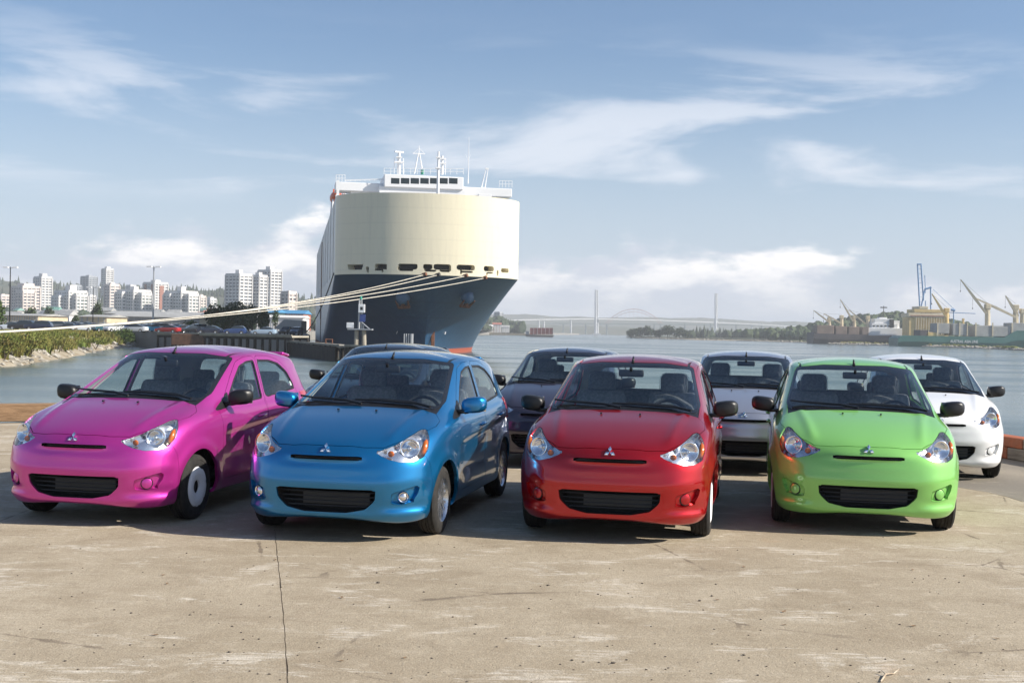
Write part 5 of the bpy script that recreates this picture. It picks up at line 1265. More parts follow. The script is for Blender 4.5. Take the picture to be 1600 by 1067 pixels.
def tree(name, px, ytop, ybase, D, wpx, label, n=700, size=.5, mat=None, grp='leafy trees round the lot', zbase=None, kind2='tree', lobes=8):
    s = D / FPX; zt = PZ(px, ytop, D); zb = (hill_h(PX(px, D, 5), D) if D > 560 else .25) if zbase is None else zbase; x = PX(px, D, 5); o = empty(name, (x, D, zb)); tag(o, label, kind2, grp); h = zt - zb; w = wpx * s; rn = random.Random(int(px * 7 + D)); b = MB()
    leaf_crown(b, Vector((0, 0, h * .52)), w / 2, w / 2, h * .50, n, size, rn, lobes); b.build('crown', mat or m_leaf, o)
    b = MB(); b.path([(0, 0, -.4), (.1, 0, h * .2), (-.05, .1, h * .5), (.1, 0, h * .8)], [h * .035, h * .028, h * .018, h * .006], 7)
    for k in range(5): a = rn.random() * 6.28; b.tube((0, 0, h * (.25 + .09 * k)), (math.cos(a) * w * .3, math.sin(a) * w * .3, h * (.42 + .1 * k)), h * .014, h * .004, 5)
    b.build('trunk', m_bark, o); return o
tree('leafy_tree', 49, 474, 500, 420, 24, 'round tree in front of the pinkish block at the far left', 900, .55)
tree('leafy_tree', 151, 470, 496, 400, 22, 'dark egg-shaped tree beside a light mast', 1100, .5)
tree('leafy_tree', 76, 477, 495, 520, 18, 'small round tree before the slim white tower', 600, .55); tree('leafy_tree', 118, 492, 503, 380, 14, 'low shrubby tree right of the low-rise houses', 400, .4); tree('leafy_tree', -6, 462, 500, 250, 30, 'bright green tree cut by the left edge of the picture', 900, .45, m_bush)
for k, (px, yt, D, w) in enumerate(((338, 477, 262, 46), (366, 466, 285, 52), (394, 472, 300, 40), (412, 484, 270, 22), (378, 484, 255, 40), (350, 488, 250, 34))): tree('leafy_tree', px, yt, 515, D, w, ['leftmost tree of the dark grove by the three towers', 'tallest tree of the dark grove by the three towers', 'right-hand tree of the dark grove by the three towers', 'small tree at the right end of the dark grove', 'front middle tree of the dark grove', 'front left low tree of the dark grove'][k], 1500, .42)
tree('leafy_tree', 300, 500, 515, 262, 26, 'low olive bush behind the dark parked cars', 500, .35, m_bush); tree('leafy_tree', 412, 497, 514, 245, 16, 'thin young tree right of the dark grove', 260, .3); tree('leafy_tree', 430, 480, 505, 430, 18, 'small tree before the low white building', 300, .45)
# scattered town greenery between the buildings (reads as one mass)
b = MB(); rnd = random.Random(5)
for k in range(420):
    y = rnd.uniform(560, 1250); x = (-1.05 + 1.1 * rnd.random()) * y * .5; x = min(x, -90); z = hill_h(x, y); leafy = rnd.uniform(1.8, 3.6); add_blob(b, x, y, max(z, .2) + leafy * .6, leafy, leafy * 1.05, rnd)
tag(b.build('town_greenery', m_forest), 'dark green trees filling the gaps between the houses and towers', 'greenery', kind='stuff')
# light masts
def light_mast(px, ytop, D, label, r=.16, arms=True, col_=None):
    z = PZ(px, ytop, D); x = PX(px, D, 10); o = empty('light_mast', (x, D, .25)); tag(o, label, 'lamp post', 'tall light masts of the lot'); MB().tube((0, 0, 0), (0, 0, z), r, r * .6, 8).build('pole', col_ or m_alu, o)
    for sg in (-1, 1): b = MB(); b.box((sg * .9, 0, z - .1), (1.0, .6, .25)); b.tube((0, 0, z - .3), (sg * .9, 0, z - .1), .06); b.build('floodlight', m_white, o)
light_mast(16, 419, 235, 'dark light mast at the far left with a twin head', .15, col_=m_trim); light_mast(146, 450, 250, 'slim dark light mast beside the egg-shaped tree', .10, col_=m_trim); light_mast(240, 418, 245, 'tall pale light mast in the middle of the lot', .20)
# --- parked cars
m_carglass = M_('parked_car_glass', (.03, .04, .05), .08)
def simple_car(kind):
    """half-section loft: (x, z sill, z belt, z roof, half width) stations"""
    st = {'sedan': [(2.2, .35, .62, .62, .62), (2.05, .25, .72, .72, .78), (1.2, .22, .86, .86, .86), (.75, .22, .92, .94, .87), (.05, .22, .94, 1.40, .88), (-.55, .22, .95, 1.46, .88), (-1.15, .22, .96, 1.36, .87), (-1.75, .22, .98, 1.02, .86), (-2.15, .25, .95, .95, .80), (-2.28, .35, .72, .72, .66)],
          'hatch': [(1.95, .35, .66, .66, .62), (1.8, .24, .78, .78, .78), (1.15, .22, .92, .92, .84), (.75, .22, .97, 1.0, .85), (.05, .22, 1.0, 1.47, .85), (-.6, .22, 1.02, 1.54, .85), (-1.35, .22, 1.05, 1.48, .84), (-1.75, .22, 1.06, 1.20, .82), (-1.92, .25, .98, .98, .76), (-1.98, .36, .70, .70, .66)],
          'suv': [(2.25, .42, .82, .82, .70), (2.1, .32, .95, .95, .86), (1.2, .30, 1.06, 1.06, .92), (.85, .30, 1.10, 1.12, .93), (.25, .30, 1.12, 1.68, .93), (-.6, .30, 1.14, 1.76, .93), (-1.6, .30, 1.16, 1.72, .92), (-2.1, .30, 1.16, 1.30, .90), (-2.25, .34, 1.02, 1.02, .84), (-2.3, .44, .80, .80, .76)]}[kind]
    ring = []
    for x, zs, zb, zr, w in st: gw = w * (.76 if zr > zb + .2 else .93); ring.append([(x, -w * .92, zs), (x, -w, (zs + zb) / 2), (x, -w * .96, zb), (x, -gw, zr), (x, 0, zr + .03), (x, gw, zr), (x, w * .96, zb), (x, w, (zs + zb) / 2), (x, w * .92, zs)])
    B, Gs = MB(), MB(); vs = [p for r in ring for p in r]; bf, gf = [], []
    for i in range(len(st) - 1):
        for k in range(8):
            f = (i * 9 + k, i * 9 + k + 1, (i + 1) * 9 + k + 1, (i + 1) * 9 + k); tall = max(st[i][3] - st[i][2], st[i + 1][3] - st[i + 1][2]) > .2; both = min(st[i][3] - st[i][2], st[i + 1][3] - st[i + 1][2]) > .2
            gl = (tall and k in (2, 5)) or (tall and not both and k in (3, 4)); (gf if gl else bf).append(f)
    bf.append(tuple(range(9))); bf.append(tuple(range((len(st) - 1) * 9 + 8, (len(st) - 1) * 9 - 1, -1)))
    B.add(vs, bf); Gs.add(vs, gf); wb = 1.32 if kind != 'hatch' else 1.22; r = .31 if kind != 'suv' else .37; hw = st[4][4]
    W = MB(); W.lathe([(r * .55, .10), (r * .9, .10), (r, .06), (r, -.09), (r * .9, -.1), (0, -.1)], 'Y', 18); Rm = MB(); Rm.lathe([(0, .07), (r * .5, .085), (r * .58, .095)], 'Y', 14)
    L_ = MB(); 
    for sg in (-1, 1): L_.bevbox((st[1][0] + .03, sg * st[1][4] * .72, st[1][2] - .10), (.16, .3, .13), .03)
    return dict(body=B.mesh('body', m_tw, auto=38), windows=Gs.mesh('window', m_carglass, auto=38), tyre=W.mesh('tyre', m_tyre, smooth=True), rim=Rm.mesh('rim', m_alloy), lamps=L_.mesh('headlight', m_silverlamp), wb=wb, r=r, hw=hw)
SC = {k: simple_car(k) for k in ('sedan', 'hatch', 'suv')}
m_sc = {k: M_('lot_paint_' + k, c, .3, .2, .8) for k, c in dict(white=(.75, .76, .78), silver=(.50, .55, .62), blue=(.02, .06, .20), navy=(.012, .022, .06), dark=(.018, .020, .026), red=(.50, .015, .02), teal=(.03, .11, .15), sky=(.10, .42, .62), grey=(.12, .125, .14), pale=(.45, .58, .72), maroon=(.14, .02, .03)).items()}
def lot_car(kind, colr, x, y, rz, label, grp, parts=True, z=.27):
    S = SC[kind]; o = empty('parked_car', (x, y, z), rz); tag(o, label, 'car', grp)
    q = link('body', S['body'], o); q.material_slots[0].link = 'OBJECT'; q.material_slots[0].material = m_sc[colr]; link('window', S['windows'], o)
    if parts:
        link('headlight', S['lamps'], o)
        for sx in (1, -1):
            for sy in (1, -1): w = link('wheel', S['tyre'], o); w.location = (sx * S['wb'], sy * (S['hw'] - .09), S['r']); w.rotation_euler = (0, 0, 0 if sy > 0 else math.pi); link('rim', S['rim'], w)
    return o
FR = [(412, 212, 'sedan', 'pale', 'pale blue sedan at the right end of the pier row', 0), (367, 213, 'hatch', 'blue', 'blue hatchback next to the pale blue sedan', 4), (327, 214, 'sedan', 'navy', 'dark navy sedan in the pier row', -3), (297, 219, 'sedan', 'dark', 'black car just right of the bright red car, nearer one', 30), (283, 223, 'hatch', 'maroon', 'dark maroon car half behind the bright red car', 40), (262, 216, 'sedan', 'red', 'bright red car in the middle of the pier row', -8), (234, 238, 'hatch', 'sky', 'bright sky blue car behind the red and white cars', 60), (211, 218, 'sedan', 'white', 'long white sedan left of the bright red car', -6), (177, 222, 'hatch', 'white', 'white hatchback seen end-on left of the white sedan', 62), (160, 224, 'hatch', 'teal', 'teal hatchback between white cars', 50), (142, 228, 'hatch', 'red', 'red hatchback in the left part of the lot', 35), (124, 226, 'sedan', 'silver', 'silver sedan at the end of the rope shadow', 55), (104, 228, 'sedan', 'dark', 'black sedan behind the weeds left of the silver one', 10),
      (84, 232, 'suv', 'grey', 'dark grey off-roader behind the weeds', 15), (60, 205, 'suv', 'navy', 'tall dark off-roader at the left, right one of the pair', 8), (34, 208, 'suv', 'dark', 'tall dark off-roader at the left, left one of the pair', 5), (14, 214, 'sedan', 'silver', 'silver car at the far left edge of the lot', 20), (447, 235, 'hatch', 'dark', 'dark car parked beside the ship', 80), (463, 222, 'hatch', 'navy', 'dark blue car right against the ship side', 85)]
for px, D, kd, cl, lb, dg in FR: lot_car(kd, cl, PX(px, D, .6), D, R(180 + dg), lb, 'cars parked along the pier and bank')
rnd = random.Random(9); seen = {}
NTH = ['leftmost', 'second from the left', 'third from the left', 'fourth from the left', 'fifth from the left', 'sixth from the left', 'seventh from the left', 'eighth from the left', 'ninth from the left', 'tenth from the left', 'eleventh from the left', 'twelfth from the left', 'thirteenth from the left', 'fourteenth from the left', 'fifteenth from the left'] + ['%dth from the left' % k for k in range(16, 60)]
for r_, D in enumerate((246, 262, 280, 300)):
    for k in range(15):
        px = 30 + 21 * k + rnd.uniform(-4, 4) + 6 * r_
        if 318 < px < 430 and D > 246: continue
        cl = rnd.choice(['white', 'white', 'silver', 'navy', 'dark', 'red', 'grey', 'blue', 'dark', 'white']); kd = rnd.choice(['sedan', 'hatch', 'suv']); nth = seen[r_] = seen.get(r_, -1) + 1; lot_car(kd, cl, PX(px, D, .6), D + rnd.uniform(-1, 1), R(180 + rnd.choice([60, 65, 58, 240])), '%s %s in the %s row behind the pier row, %s' % (cl, {'sedan': 'sedan', 'hatch': 'hatchback', 'suv': 'off-roader'}[kd], ['first', 'second', 'third', 'fourth'][r_], NTH[nth]), 'cars in the back rows of the lot', parts=False)
# moored work barge / ramp left of the ship
b = MB(); x0, x1 = PX(428, 236, 2), PX(471, 236, 2); b.add([(x0, 236, 1.4), (x1, 236, .5), (x1, 236, 3.0), (x0 + 2, 236, 3.2), (x0, 242, 1.4), (x1, 242, .5), (x1, 242, 3.0), (x0 + 2, 242, 3.2)], [(0, 1, 2, 3), (7, 6, 5, 4), (1, 5, 6, 2), (4, 0, 3, 7), (3, 2, 6, 7), (4, 5, 1, 0)]); tag(b.build('loading_ramp', m_shipgrey), 'grey steel loading ramp leaning beside the ship', 'ramp')
# --- vegetation and stones on the bank
rnd = random.Random(31); NB_ = len(rows[0])
def bank_pt(u, v):
    i = min(int(u), NB_ - 2); j = min(int(v), len(rows) - 2); fu, fv = u - i, v - j; return (rows[j][i] * (1 - fu) + rows[j][i + 1] * fu) * (1 - fv) + (rows[j + 1][i] * (1 - fu) + rows[j + 1][i + 1] * fu) * fv
b = MB()
for k in range(9500):
    u = rnd.uniform(14, NB_ - 6); v = rnd.uniform(2.2, 5.9) if rnd.random() < .9 else rnd.uniform(1.6, 2.4); p = bank_pt(u, v)
    dn = mnoise.noise(Vector((p.x * .16, p.y * .12, 2)))
    if dn < -.12 and v < 3.8: continue
    hgt = rnd.uniform(.5, 1.25) * (1.25 + dn * 1.4); hgt = max(.15, min(hgt, .42 + .35 * dn + rnd.uniform(-.1, .2) - p.z))
    for q in range(3):
        a = rnd.random() * 6.28; lean = Vector((math.cos(a), math.sin(a), 0)) * hgt * rnd.uniform(.1, .5); w = Vector((-math.sin(a), math.cos(a), 0)) * rnd.uniform(.05, .13); o_ = p + Vector((rnd.uniform(-.3, .3), rnd.uniform(-.3, .3), -.1))
        b.add([o_ - w, o_ + w, o_ + lean * .5 + w * .9 + Vector((0, 0, hgt * .6)), o_ + lean + Vector((0, 0, hgt)), o_ + lean * .5 - w * .9 + Vector((0, 0, hgt * .6))], [(0, 1, 2, 3, 4)])
tag(b.build('bank_weeds', m_weed), 'tall green and reddish weeds growing on the river bank', 'weeds', kind='stuff')
b = MB(); v_, f_ = ico()
for k in range(430):
    u = rnd.uniform(12, NB_ - 1.5); v = rnd.uniform(.9, 2.9) if rnd.random() < .8 else rnd.uniform(2.5, 4); p = bank_pt(u, v); s = rnd.uniform(.12, .48) * (1.4 if rnd.random() < .15 else 1); sd = rnd.random() * 40
    b.add([p + Vector((q.x * s * 1.2, q.y * s, q.z * s * .7)) * (1 + .5 * mnoise.noise(q * 1.6 + Vector((sd, 0, 0)))) for q in v_[:12]] if False else [p + Vector((q.x * s * 1.2, q.y * s, q.z * s * .7)) * (1 + .5 * mnoise.noise(q * 1.6 + Vector((sd, 0, 0)))) for q in v_], f_)
tag(b.build('bank_rocks', m_rock), 'pale broken rocks along the waterline of the bank', 'rocks', kind='stuff')
for px, py, D, w, h, n_, lb in ((196, 519, 196, 3.6, 2.6, 1200, 'dense dark green bush at the right end of the bank'), (45, 536, 140, 6.5, 2.5, 1500, 'broad yellow green bush on the middle of the bank'), (8, 546, 128, 4.5, 2.2, 900, 'reddish brown bush at the left edge of the bank'), (95, 533, 165, 6.0, 2.0, 1100, 'low olive bush on the bank left of the pink car'), (150, 528, 190, 6, 1.6, 900, 'low yellowish bush on the bank above the pink roof')):
    x = PX(px, D, 0); o = empty('bank_bush', (x, D, -1.75 if 'dark' not in lb else -1.0)); tag(o, lb, 'bush', 'bushes on the river bank'); b = MB(); leaf_crown(b, Vector((0, 0, h * .45)), w / 2, w / 2, h * .55, n_, .16, rnd, 9); b.build('foliage', m_bush if 'dark' in lb else m_weed, o)
    b = MB()
    for k in range(4): b.tube((0, 0, -.6), (rnd.uniform(-.3, .3) * w, rnd.uniform(-.2, .2) * w, h * .7), .05, .02, 5)
    b.build('stem', m_bark, o)
# ================================================================ right bank, ships, cranes, bridges
m_dhull = noisy('bulk_hull', (.055, .05, .055), (.085, .07, .07), .1, .6); m_ghull = noisy('green_hull', (.018, .125, .105), (.03, .15, .13), .08, .5); m_yel = noisy('crane_yellow', (.70, .50, .20), (.60, .42, .16), .2, .6); m_cyel = noisy('crane_cream', (.68, .58, .40), (.6, .5, .33), .2, .6); m_hatch = noisy('hatch_grey', (.40, .40, .38), (.32, .32, .31), .2, .8); m_hatchb = noisy('hatch_brown', (.26, .19, .15), (.2, .15, .12), .2, .8); m_bluecr = M_('crane_blue', (.12, .27, .50), .5); m_bridge = M_('bridge_concrete', (.52, .53, .54), .8); m_arch = M_('arch_orange', (.40, .20, .15), .6); m_truss = M_('truss_green', (.17, .22, .19), .7); m_cont = noisy('container_red', (.22, .035, .035), (.15, .03, .03), .5, .7)
sh_px = [(978, 527.6), (1010, 529), (1075, 531), (1150, 532.6), (1240, 535), (1290, 537), (1350, 538.6), (1400, 540.2), (1450, 541.8), (1500, 543.4), (1560, 546), (1640, 550), (1800, 558)]
sh = [G(x, y, WZ) for x, y in sh_px]
b = MB(); n = len(sh); vs = []
for k, (z, back) in enumerate(((WZ - 1, -2), (WZ + .5, 2), (-2.0, 7), (-1.95, 26))):
    for p in sh: t = (p.y + back) / p.y; vs.append((p.x * t, p.y * t, z + .25 * mnoise.noise(Vector((p.x * .1, p.y * .1, k)))))
b.add(vs, [(r * n + i, r * n + i + 1, (r + 1) * n + i + 1, (r + 1) * n + i) for r in range(3) for i in range(n - 1)]); tag(b.build('spit', m_bank), kind='structure')
def sh_at(px):
    for (a, p), (c, q) in zip(zip(sh_px, sh), list(zip(sh_px, sh))[1:]):
        if a[0] <= px <= c[0]: return p.lerp(q, (px - a[0]) / (c[0] - a[0]))
b = MB(); rnd = random.Random(3); v_, f_ = ico()
for k in range(620):
    px = rnd.uniform(985, 1660); p = sh_at(px); d = rnd.uniform(0, 9); t = (p.y + d) / p.y; s = rnd.uniform(.3, 1.0); sd = rnd.random() * 9; c = Vector((p.x * t, p.y * t, WZ + .1 + d * .08)); b.add([c + Vector((q.x * s * 1.3, q.y * s, q.z * s * .8)) * (1 + .4 * mnoise.noise(q * 1.7 + Vector((sd, 0, 0)))) for q in v_], f_)
tag(b.build('spit_rocks', m_rock), 'grey rocks lining the low far shore on the right', 'rocks', kind='stuff')
b = MB()
for k in range(420):
    px = rnd.choice([1332, 1345, 1400, 1490, 1497, 1570, 1578]) + rnd.gauss(0, 9) if rnd.random() < .75 else rnd.uniform(1250, 1650); p = sh_at(min(1780, max(985, px))); t = (p.y + rnd.uniform(8, 20)) / p.y; s = rnd.uniform(.3, .85); add_blob(b, p.x * t, p.y * t, -2.0 + s * .4, s * 1.4, s, rnd)
tag(b.build('spit_shrubs', m_weed), 'yellow green shrubs scattered along the far shore', 'shrubs', kind='stuff')
# land, woods and sheds behind
land = [(PX(985, 1370, 0), 1372), (PX(1240, 1060, 0), 1064)] + [(PX(1290, 1000, 0), 1080), (PX(1800, 1100, 0), 1100), (PX(2100, 1400, 0), 1400), (2500, 5300), (PX(1050, 2600, 0), 2600), (PX(990, 1700, 0), 1700)]
b = MB(); b.prism(land, WZ - 3, -1.2); tag(b.build('right_bank_land', m_hill), kind='structure')
for k, (px, yt, w) in enumerate(((988, 513, 14), (1000, 510, 17), (1013, 508, 15), (1030, 513, 13), (1043, 506.5, 18), (1062, 509, 16), (1073, 516, 11))):
    tree('shore_tree', px, yt, 530, 1345 - k * 4, w * 1.5, ['first tree of the island clump, low and round', 'second tree of the island clump, broad crown', 'third tree of the island clump, tall and dense', 'small brownish tree in the gap of the island clump', 'tallest tree of the island clump', 'dark pointed tree right of the tallest one', 'last low tree at the right end of the island clump'][k], 1100, 1.1, m_leaf, 'trees on the far shore', zbase=-2.5)
b = MB(); rnd = random.Random(8)
for k in range(700):
    px = rnd.uniform(1070, 1470); D = rnd.uniform(1420, 2300); x = PX(px, D, 0); s = rnd.uniform(2.2, 5.4)
    if mnoise.noise(Vector((px * .035, D * .004, 2))) < -.08: continue
    if rnd.random() < .3: add_conifer(b, x, D, -1.5, rnd.uniform(10, 17), 3.2, rnd)
    else: add_blob(b, x, D, -1 + s * .75, s, s * 1.1, rnd)
tag(b.build('right_bank_woods', m_forest), 'hazy band of trees along the right bank', 'woods', kind='stuff')
def knoll(x, y, cx, cy, h, rx, ry): return h * math.exp(-((x - cx) / rx) ** 2 - ((y - cy) / ry) ** 2)
KX, KY, KH = PX(1395, 1300, 10), 1330, PZ(1395, 484, 1300)
b = MB(); vs = []; nx = 36
for j in range(nx + 1):
    for i in range(nx + 1): x = KX - 190 + 420 * i / nx; y = 1130 + 420 * j / nx; vs.append((x, y, -1.6 + knoll(x, y, KX + 12, KY, KH - 9, 95, 110)))
b.add(vs, [(j * (nx + 1) + i, j * (nx + 1) + i + 1, (j + 1) * (nx + 1) + i + 1, (j + 1) * (nx + 1) + i) for j in range(nx) for i in range(nx)]); tag(b.build('wooded_knoll', m_hill, smooth=True), kind='structure')
b = MB()
for k in range(900):
    x = KX + rnd.uniform(-150, 170); y = rnd.uniform(1170, 1450); z = -1.6 + knoll(x, y, KX + 12, KY, KH - 9, 95, 110); s = rnd.uniform(3, 6); add_blob(b, x, y, z + s * .6, s, s * 1.15, rnd)
tag(b.build('knoll_forest', m_leaf), 'dark wooded knoll behind the bulk ship and yellow building', 'forest', kind='stuff')
for k, (px, w, yt, ye, D, wl, rf, lb) in enumerate(((1178, 34, 520, 522, 1480, m_tw, m_roofgrey, 'long white shed on the right bank left of the red tower'), (1197, 22, 515.5, 518.5, 1500, m_tw, m_tw, 'taller white gabled shed on the right bank'), (1224, 26, 521, 522.5, 1490, m_tw, m_redroof, 'low white and red shed at the right end of the row'), (1277, 18, 526, 527.5, 1380, m_tw, m_redroof, 'small white shed left of the bulk ship'))): shed('shore_shed', px - w / 2, px + w / 2, yt, ye, D, 14, wl, rf, lb)
tag(link('red_tower', MB().bevbox((0, 0, 6), (4, 4, 13), .2).bevbox((0, 0, 13), (5, 5, 1), .2).mesh('red_tower', m_redroof)), 'small red tower between the white sheds on the right bank', 'tower').location = (PX(1199, 1470, 3), 1470, -1.5)
tag(link('mast_pole', MB().tube((0, 0, 0), (0, 0, PZ(1380, 478, 1280) + 1), .5, .35, 6).box((0, 0, PZ(1380, 479, 1280)), (7, 1, 1.2)).mesh('mast_pole', m_dark)), 'dark mast with a platform rising over the wooded knoll', 'mast').location = (PX(1380, 1280, 10), 1280, -1)
# generic deck crane: post, cab and boom, points given in the photo at one depth
def deck_crane(root, D, post_px, yb, yt, boom, w, mat):
    def q(px, py, dd=0): return P(px, py, D + dd) - root.location
    c = empty('deck_crane'); bpy.data.objects.remove(c)
    b = MB(); p0, p1 = q(post_px, yb), q(post_px, yt); b.tube(p0, p1, w * .55, w * .48, 10); b.bevbox(tuple(p1 - Vector((0, 0, w * .4))), (w * 1.08, w * 1.1, w * 1.0), w * .1); o = b.build('crane_post', mat, root)
    for (x0, y0, x1, y1) in boom:
        a, e = q(x0, y0, -1), q(x1, y1, -1); b = MB(); d = (e - a); up = Vector((0, 1, 0)).cross(d).normalized()
        b.path([a, a.lerp(e, .45) + up * w * .02, e], [w * .26, w * .34, w * .13], 4); b.tube(a.lerp(e, .30) + Vector((0, -.6, 0)), a.lerp(e, .30) + Vector((0, .6, 0)), w * .12); b.build('crane_boom', mat, root)
        b = MB(); b.tube(e, p1 + Vector((0, 0, w * .3)), .07, n=4); b.tube(e, e - Vector((0, 0, w * 2.2)), .07, n=4); b.box(tuple(e - Vector((0, 0, w * 2.3))), (.5, .4, .9)); b.build('hoist_wire', m_dark, root)
    return o
# bulk carrier
DB = 930.0; s_ = DB / FPX
bk = empty('bulk_ship', (PX(1335, DB, 0), DB, WZ)); tag(bk, 'dark bulk ship with cream deck cranes and a white bridge at its stern', 'ship')
def lb(px, py, D=DB, root=None): return P(px, py, D) - (root or bk).location
def ship_hull(root, D, prof, beam, mat, name='hull'):
    """prof: (px, y deck) along the hull; extruded to the waterline with a flared section"""
    b = MB(); vs = []; n = len(prof)
    for px, yd in prof:
        p = P(px, yd, D) - root.location; vs += [(p.x, -beam * .38, -2), (p.x, -beam * .5, p.z * .45), (p.x, -beam * .5, p.z), (p.x, beam * .5, p.z), (p.x, beam * .5, p.z * .45), (p.x, beam * .38, -2)]
    fs = [(i * 6 + k, (i + 1) * 6 + k, (i + 1) * 6 + k + 1, i * 6 + k + 1) for i in range(n - 1) for k in range(5)]; fs += [tuple(range(5, -1, -1)), tuple(range((n - 1) * 6, n * 6))]
    b.add(vs, fs); return b.build(name, mat, root)
ship_hull(bk, DB, [(1266, 519), (1275, 521), (1300, 521.5), (1345, 522.5), (1352, 524), (1408, 524.5), (1412, 523)], 22, m_dhull)
for x0, x1, yt, ma in ((1272, 1298, 508, m_hatchb), (1301, 1318, 509.5, m_hatchb), (1321, 1337, 510.5, m_hatchb), (1342, 1352, 511, m_hatchb)): a, c = lb(x0, yt), lb(x1, 523); MB().bevbox(((a.x + c.x) / 2, -2, (a.z + c.z) / 2), (c.x - a.x, 14, a.z - c.z), .3).build('cargo_hatch', ma, bk)
for px, yb, yt, bm_ in ((1296, 520, 496, [(1295, 503, 1271, 485)]), (1315, 521, 493, [(1314, 505, 1287, 490)]), (1335, 522, 493, [(1333, 502, 1313, 468)]), (1356, 523, 494, [(1354, 507, 1326, 484)])): deck_crane(bk, DB, px, yb, yt, bm_, 2.6, m_cyel)
for x0, y0, x1, y1, dp in ((1352, 512, 1408, 525, 16), (1358, 505, 1398, 513, 14), (1363, 498, 1392, 506, 12), (1392, 501, 1402, 520, 10), (1372, 496, 1384, 499, 6)): a, c = lb(x0, y0), lb(x1, y1); MB().bevbox(((a.x + c.x) / 2, 0, (a.z + c.z) / 2), (c.x - a.x, dp, a.z - c.z), .2).build('bridge_block', m_white, bk)
for k in range(6): a = lb(1361 + 6 * k, 509.5); MB().box((a.x, -7.1, a.z), (1.6, .3, 1.1)).build('bridge_window', m_bridgeglass, bk)
a, c = lb(1386, 499), lb(1392, 512); MB().bevbox(((a.x + c.x) / 2, -6.5, (a.z + c.z) / 2), (c.x - a.x, 2, a.z - c.z), .2).build('funnel', m_dark, bk)
# green cargo ship with its name along the side
DG = 800.0; gs = empty('green_cargo_ship', (PX(1520, DG, 0), DG, WZ)); tag(gs, 'long green cargo ship with yellow cranes and white lettering on its side', 'ship')
def lg(px, py): return lb(px, py, DG, gs)
ship_hull(gs, DG, [(1396, 528), (1402, 524.6), (1420, 524.2), (1560, 527), (1572, 520), (1580, 516.5), (1640, 517.5), (1680, 516)], 20, m_ghull)
for x0, y0, x1, y1, ma in ((1431, 515.5, 1441, 527, m_dhull), (1457, 505, 1476, 521, m_hatch), (1482, 505.5, 1504, 524, m_hatch), (1517, 508.5, 1543, 526, m_hatch), (1543, 510, 1571, 526, m_hatch), (1572, 504.5, 1594, 520, m_hatch), (1443, 519, 1456, 527, m_yel)):
    a, c = lg(x0, y0), lg(x1, y1); MB().bevbox(((a.x + c.x) / 2, -2, (a.z + c.z) / 2), (c.x - a.x, 13, a.z - c.z), .2).build('hatch_cover', ma, gs)
for px in (1458, 1492, 1504, 1517, 1543, 1573): a, c = lg(px, 504.5), lg(px, 525); MB().box((a.x, -8.7, (a.z + c.z) / 2), (.7, .5, a.z - c.z)).build('hatch_post', m_cyel, gs)
for px, yb, yt, bm_, w in ((1479, 524, 482, [(1479, 496, 1456, 459)], 2.9), (1543, 517, 476, [(1541, 490, 1501, 437), (1590, 497, 1520, 464)], 3.3), (1587, 505, 477, [(1591, 494, 1571, 462)], 3.3), (1598, 512, 483, [], 3.3), (1505, 524, 498, [], 1.3)): deck_crane(gs, DG, px, yb, yt, bm_, w, m_yel if w < 3 else m_cyel)
fc = bpy.data.curves.new('hull_lettering', 'FONT'); fc.body = 'AUSTRAL ASIA LINE'; fc.size = 3.2; fc.extrude = .05; fo = bpy.data.objects.new('tmp', fc); col.objects.link(fo); bpy.context.view_layer.update()
me = bpy.data.meshes.new_from_object(fo.evaluated_get(bpy.context.evaluated_depsgraph_get())); bpy.data.objects.remove(fo); xs = [v.co.x for v in me.vertices]; a, c = lg(1476, 535.0), lg(1519, 535.8); k = (c.x - a.x) / (max(xs) - min(xs)); me.materials.clear(); me.materials.append(m_white)
o = link('hull_lettering', me, gs); o.scale = (k, k * 1.25, 1); o.rotation_euler = (R(90), 0, 0); o.location = (a.x - min(xs) * k, -10.12, a.z)
# yellow ribbed terminal building
DY = 900.0; yb_ = empty('terminal_building', (PX(1452, DY, 0), DY, -1.5)); tag(yb_, 'tall yellow terminal building with vertical ribs behind the green ship', 'building')
def ly(px, py): return lb(px, py, DY, yb_)
a, c = ly(1421, 496), ly(1482, 530); MB().box(((a.x + c.x) / 2, 8, (a.z + c.z) / 2), (c.x - a.x, 16, a.z - c.z)).build('wall', m_yel, yb_)
for k in range(13): q = ly(1431 + 4 * k, 508); MB().box((q.x, -.3, q.z), (.55, .7, 14)).build('wall_rib', m_cyel, yb_)
for k in range(10): q = ly(1433 + 4 * k, 519); MB().box((q.x, -.1, q.z), (1.0, .5, 3.0)).build('window', m_tglass, yb_)
for x0, y0, x1, y1, ma in ((1419, 489, 1484, 496.4, m_cyel), (1428, 483, 1476, 489.2, m_yel), (1436, 478.5, 1450, 483.2, m_cyel)): a, c = ly(x0, y0), ly(x1, y1); MB().bevbox(((a.x + c.x) / 2, 8, (a.z + c.z) / 2), (c.x - a.x, 17, a.z - c.z), .25).build('roof_tier', ma, yb_)
q0, q1 = ly(1422, 493.2), ly(1481, 494.6); MB().box(((q0.x + q1.x) / 2, -.7, q0.z), (q1.x - q0.x, .5, .6)).build('gutter_strip', m_tbrown, yb_)
